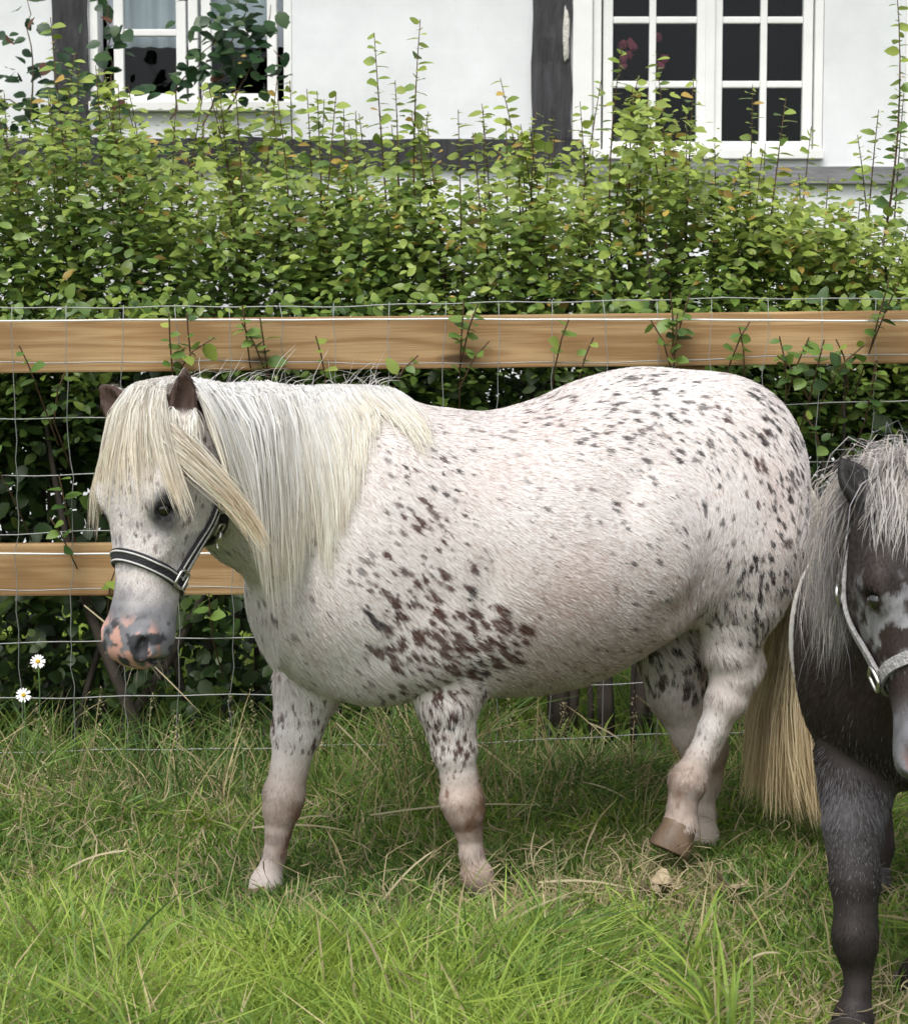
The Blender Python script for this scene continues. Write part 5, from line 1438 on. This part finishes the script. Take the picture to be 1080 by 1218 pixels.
# coarse arching tufts and flattened thatch
tx_, ty_ = patch(330, 2.6, 4.55)
keep_ = (fbm(np.stack([tx_, ty_, 0 * tx_], 1), 1.7, 71) + .25 * sstep(3.6, 3.0, ty_) - .1 * sstep(0, .8, tx_) - .5 * sstep(.35, .5, tx_) * sstep(3.4, 3.1, ty_) - .3 * sstep(3.45, 3.6, ty_) * sstep(4.3, 4.1, ty_)) > .42
tx_, ty_ = tx_[keep_], ty_[keep_]; m_ = 34; n = len(tx_) * m_
X = np.repeat(tx_, m_) + rg.normal(size=n) * .035; Y = np.repeat(ty_, m_) + rg.normal(size=n) * .035; p3 = np.stack([X, Y, np.zeros(n)], 1)
far_ = sstep(3.2, 3.6, Y)
H = (.08 + .12 * rg.random(n)) * (1 - .5 * far_) * np.repeat(.6 + .7 * rg.random(len(tx_)), m_)
C = grass_color(n, p3, np.full(n, .10), np.repeat(.40 + .45 * rg.random(len(tx_)), m_))
o = blades('grass_tufts', X, Y, H, .0040 + .0045 * rg.random(n), C, np.repeat(rg.normal(size=(len(tx_), 3)) * [.6, .6, 0], m_, 0), 5); tag(o, 'coarse arching tufts of brighter grass across the paddock', 'grass', None, 'stuff')
n = 7500
X, Y = patch(n, 2.6, 4.7); p3 = np.stack([X, Y, np.zeros(n)], 1)
ok_ = rg.random(n) < sstep(.42, .60, fbm(p3, 2.1, 40)) + .18; X, Y = X[ok_], Y[ok_]; n = len(X)
a_ = rg.random(n) * 6.28; l_ = .02 + .065 * rg.random(n); k_ = np.linspace(-.5, .5, 5); cv_ = rg.normal(size=n) * 1.1
P = np.zeros((n, 5, 3)); P[..., 0] = X[:, None] + (np.cos(a_) * l_)[:, None] * k_ - (np.sin(a_) * l_ * cv_)[:, None] * k_ ** 2; P[..., 1] = Y[:, None] + (np.sin(a_) * l_)[:, None] * k_ + (np.cos(a_) * l_ * cv_)[:, None] * k_ ** 2
P[..., 2] = (.015 + .05 * rg.random(n))[:, None] + (rg.normal(size=n) * .02)[:, None] * k_ * 2 + .012
C = np.array([.40, .34, .20]) * (.5 + .65 * rg.random((n, 1, 1))) * np.ones((n, 5, 1))
o = ribbons('thatch', P, .0014 + .0024 * rg.random(n), C, M_grass, None, nrm(np.array([[[0, -.5, 1.0]]]) * np.ones((n, 5, 1))), .7); tag(o, 'flattened dry thatch lying among the green blades', 'straw', None, 'stuff')
# rough margin under the fence: tall thin stems and straw
n = 5200
X = (rg.random(n) * 2 - 1) * 1.75; Y = 4.45 + .75 * rg.random(n)
p3 = np.stack([X, Y, np.zeros(n)], 1); H = (.08 + .24 * rg.random(n) ** 1.6 + .12 * np.exp(-((X + .03) / .25) ** 2)) * (.45 + fbm(p3, 2.5, 61)) * (1 - .5 * ((X > .08) & (X < .65)))
C = grass_color(n, p3, np.full(n, .16), np.full(n, .26))
o = blades('fence_margin_grass', X, Y, H, .0022 + .0022 * rg.random(n), C, np.zeros((n, 3)), 5); tag(o, 'tall rough grass growing along the foot of the wire fence', 'grass', None, 'stuff')
# lawn behind the hedge
n = 14000
Y = 5.2 + 4.2 * rg.random(n); X = (rg.random(n) * 2 - 1) * 2.6; p3 = np.stack([X, Y, np.zeros(n)], 1)
o = blades('lawn_grass', X, Y, .05 + .08 * rg.random(n), .007 + .006 * rg.random(n), grass_color(n, p3, np.full(n, .03), np.full(n, .95)), np.zeros((n, 3)), 3); tag(o, 'bright lawn grass seen through the foot of the hedge', 'grass', None, 'stuff')
# straw stalks, flowering grass heads
paths, cols, ws = [], [], []
for i in range(300):
    if i < 170: y = 4.05 + .85 * rg.random(); x = (rg.random() * 2 - 1) * 1.5; h = (.10 + .20 * rg.random()) * (1.5 if -.4 < x < .25 else 1.0)
    else: y = 2.75 + 1.2 * rg.random(); x = (rg.random() * 2 - 1) * 1.1; h = .05 + .10 * rg.random()
    a = rg.random() * 6.28; ln = (.15 + .9 * rg.random() ** 2) * h
    k = np.linspace(0, 1, 6)
    paths.append(np.stack([x + math.cos(a) * ln * k ** 1.5, y + math.sin(a) * ln * k ** 1.5 * .6, k * h * (1 - .25 * k * ln / h)], 1))
    c = np.array([.46, .38, .20]) if rg.random() < .65 else np.array([.22, .26, .09]); cols.append(np.tile(c * (.7 + .5 * rg.random()), (6, 1))); ws.append(.0022 + .002 * rg.random())
for (px, py, px2, py2, d) in [(400, 860, 470, 960, 4.55), (440, 970, 640, 958, 4.05), (330, 985, 395, 972, 3.95), (560, 880, 640, 950, 4.5), (150, 1012, 70, 1040, 3.75), (480, 1180, 520, 1150, 3.1), (880, 1150, 930, 1135, 3.15), (640, 1050, 760, 1060, 3.6), (700, 860, 760, 900, 4.7), (760, 960, 690, 930, 4.4), (455, 1080, 520, 1010, 3.6), (300, 985, 420, 990, 4.0), (100, 720, 240, 850, 4.75)]:
    a, b = D(px, py, d), D(px2, py2, d); a[2] = max(a[2], .02); b[2] = max(b[2], .02); k = np.linspace(0, 1, 6)[:, None]
    paths.append(a * (1 - k) + b * k + np.array([0, 0, .012]) * np.sin(k * 3.1)); cols.append(np.tile(np.array([.58, .50, .32]), (6, 1))); ws.append(.0048)
o = ribbons('straw_stalks', np.array(paths), np.array(ws), np.array(cols), M_grass, None, nrm(np.array([[[0, -1.0, .4]]]) * np.ones((len(paths), 6, 1))), .7); tag(o, 'loose dry straw stalks standing and lying in the grass', 'straw', None, 'stuff')
# seed heads: small clusters of pale spikelets
P_, A_, N_l, S_l, C_l = [], [], [], [], []
for i in range(110):
    p = paths[i % 170][-1]
    for j in range(14):
        P_.append(p - np.array([0, 0, .006 * j]) + rg.normal(size=3) * .004); A_.append(np.array([rg.normal(), rg.normal(), .8])); S_l.append(.007 + .006 * rg.random()); C_l.append(np.array([.42, .36, .22]) * (.7 + .5 * rg.random()))
P_, A_, S_l, C_l = map(np.array, (P_, A_, S_l, C_l))
o = link('grass_seed_heads', leaf_mesh('seed', P_, A_, np.tile([0.3, -1, .2], (len(P_), 1)), S_l, np.full(len(P_), .5), C_l, np.zeros(len(P_), bool)), M_grass); tag(o, 'pale feathery seed heads on the tall grass by the fence', 'grass', None, 'stuff')

# ------------------------------------------------------------------ ox-eye daisies at the wire, dry leaves in the grass
M_petal = plain('petal', (.80, .80, .78), .6); M_disc = plain('flower_disc', (.55, .36, .03), .8, noise=.2, nscale=200); M_stalk = plain('flower_stalk', (.06, .12, .03), .6)
pv = np.array([(.12, 0, 0), (.45, .10, .02), (.45, -.10, .02), (.85, .11, -.02), (.85, -.11, -.02), (1, 0, -.05)]); pt = np.array([(0, 2, 1), (1, 2, 4), (1, 4, 3), (3, 4, 5)])
petal_me = mesh_np('petal', pv * .021, pt, None, True); petal_me.materials.append(M_petal)
for (px, py, d, lb, tl) in [(45, 787, 4.62, 'white daisy beside the wire netting, the upper of the two', .5), (28, 827, 4.60, 'white daisy beside the wire netting, the lower of the two', .9)]:
    c = D(px, py, d); fl = empty('daisy', (c[0], c[1], 0)); tag(fl, lb, 'flower', 'daisies by the fence')
    k = np.linspace(0, 1, 8); st = np.stack([.03 * np.sin(k * 2.2) - .03 * math.sin(2.2), .03 * k - .03, k * c[2]], 1); st[-1] = (0, 0, c[2])
    tube('stalk', st, .0018, M_stalk, fl, 5)
    rot = Matrix.Rotation(R(62), 4, 'X') @ Matrix.Rotation(R(20 * tl), 4, 'Y')
    h = ball('flower_disc', (0, 0, 0), (.0065, .0065, .004), M_disc, fl, 10); h.matrix_local = Matrix.Translation((0, 0, c[2])) @ rot
    for j in range(15):
        o = link('petal', petal_me, None, h); o.matrix_local = Matrix.Rotation(j * 2 * math.pi / 15 + .1 * rg.normal(), 4, 'Z')
M_dead = plain('dead_leaf', (.36, .29, .19), .85, noise=.4, nscale=40)
def dead_leaf(px, py, d, s, lb, rz):
    c = D(px, py, d); n = 9; V = []
    for i in range(n):
        for j in range(5):
            a = i / (n - 1); w = math.sin(math.pi * (a * .92 + .04)) * .42; b = (j / 2 - 1) * w
            V.append((a - .5, b, .16 * math.sin(a * 7 + j) * .6 + .35 * b * b * 4 + .12 * rg.random()))
    Q = np.array([(i * 5 + j, i * 5 + j + 1, (i + 1) * 5 + j + 1, (i + 1) * 5 + j) for i in range(n - 1) for j in range(4)])
    o = link('dead_leaf', mesh_np('dead_leaf', np.array(V) * s, None, Q, True), M_dead); o.location = (c[0], c[1], max(.03, c[2])); o.rotation_euler = (.3, .2, rz)
    tag(o, lb, 'dead leaf', 'withered leaves in the grass')
for a in [(790, 1083, 3.66, .075, 'crumpled tan dead leaf in the grass below the lifted hoof', .4), (868, 1087, 3.65, .085, 'curled pale dead leaf in the grass nearest the dark pony', 1.9), (770, 1092, 3.62, .06, 'small brown dead leaf left of the crumpled tan one', 2.6)]: dead_leaf(*a)
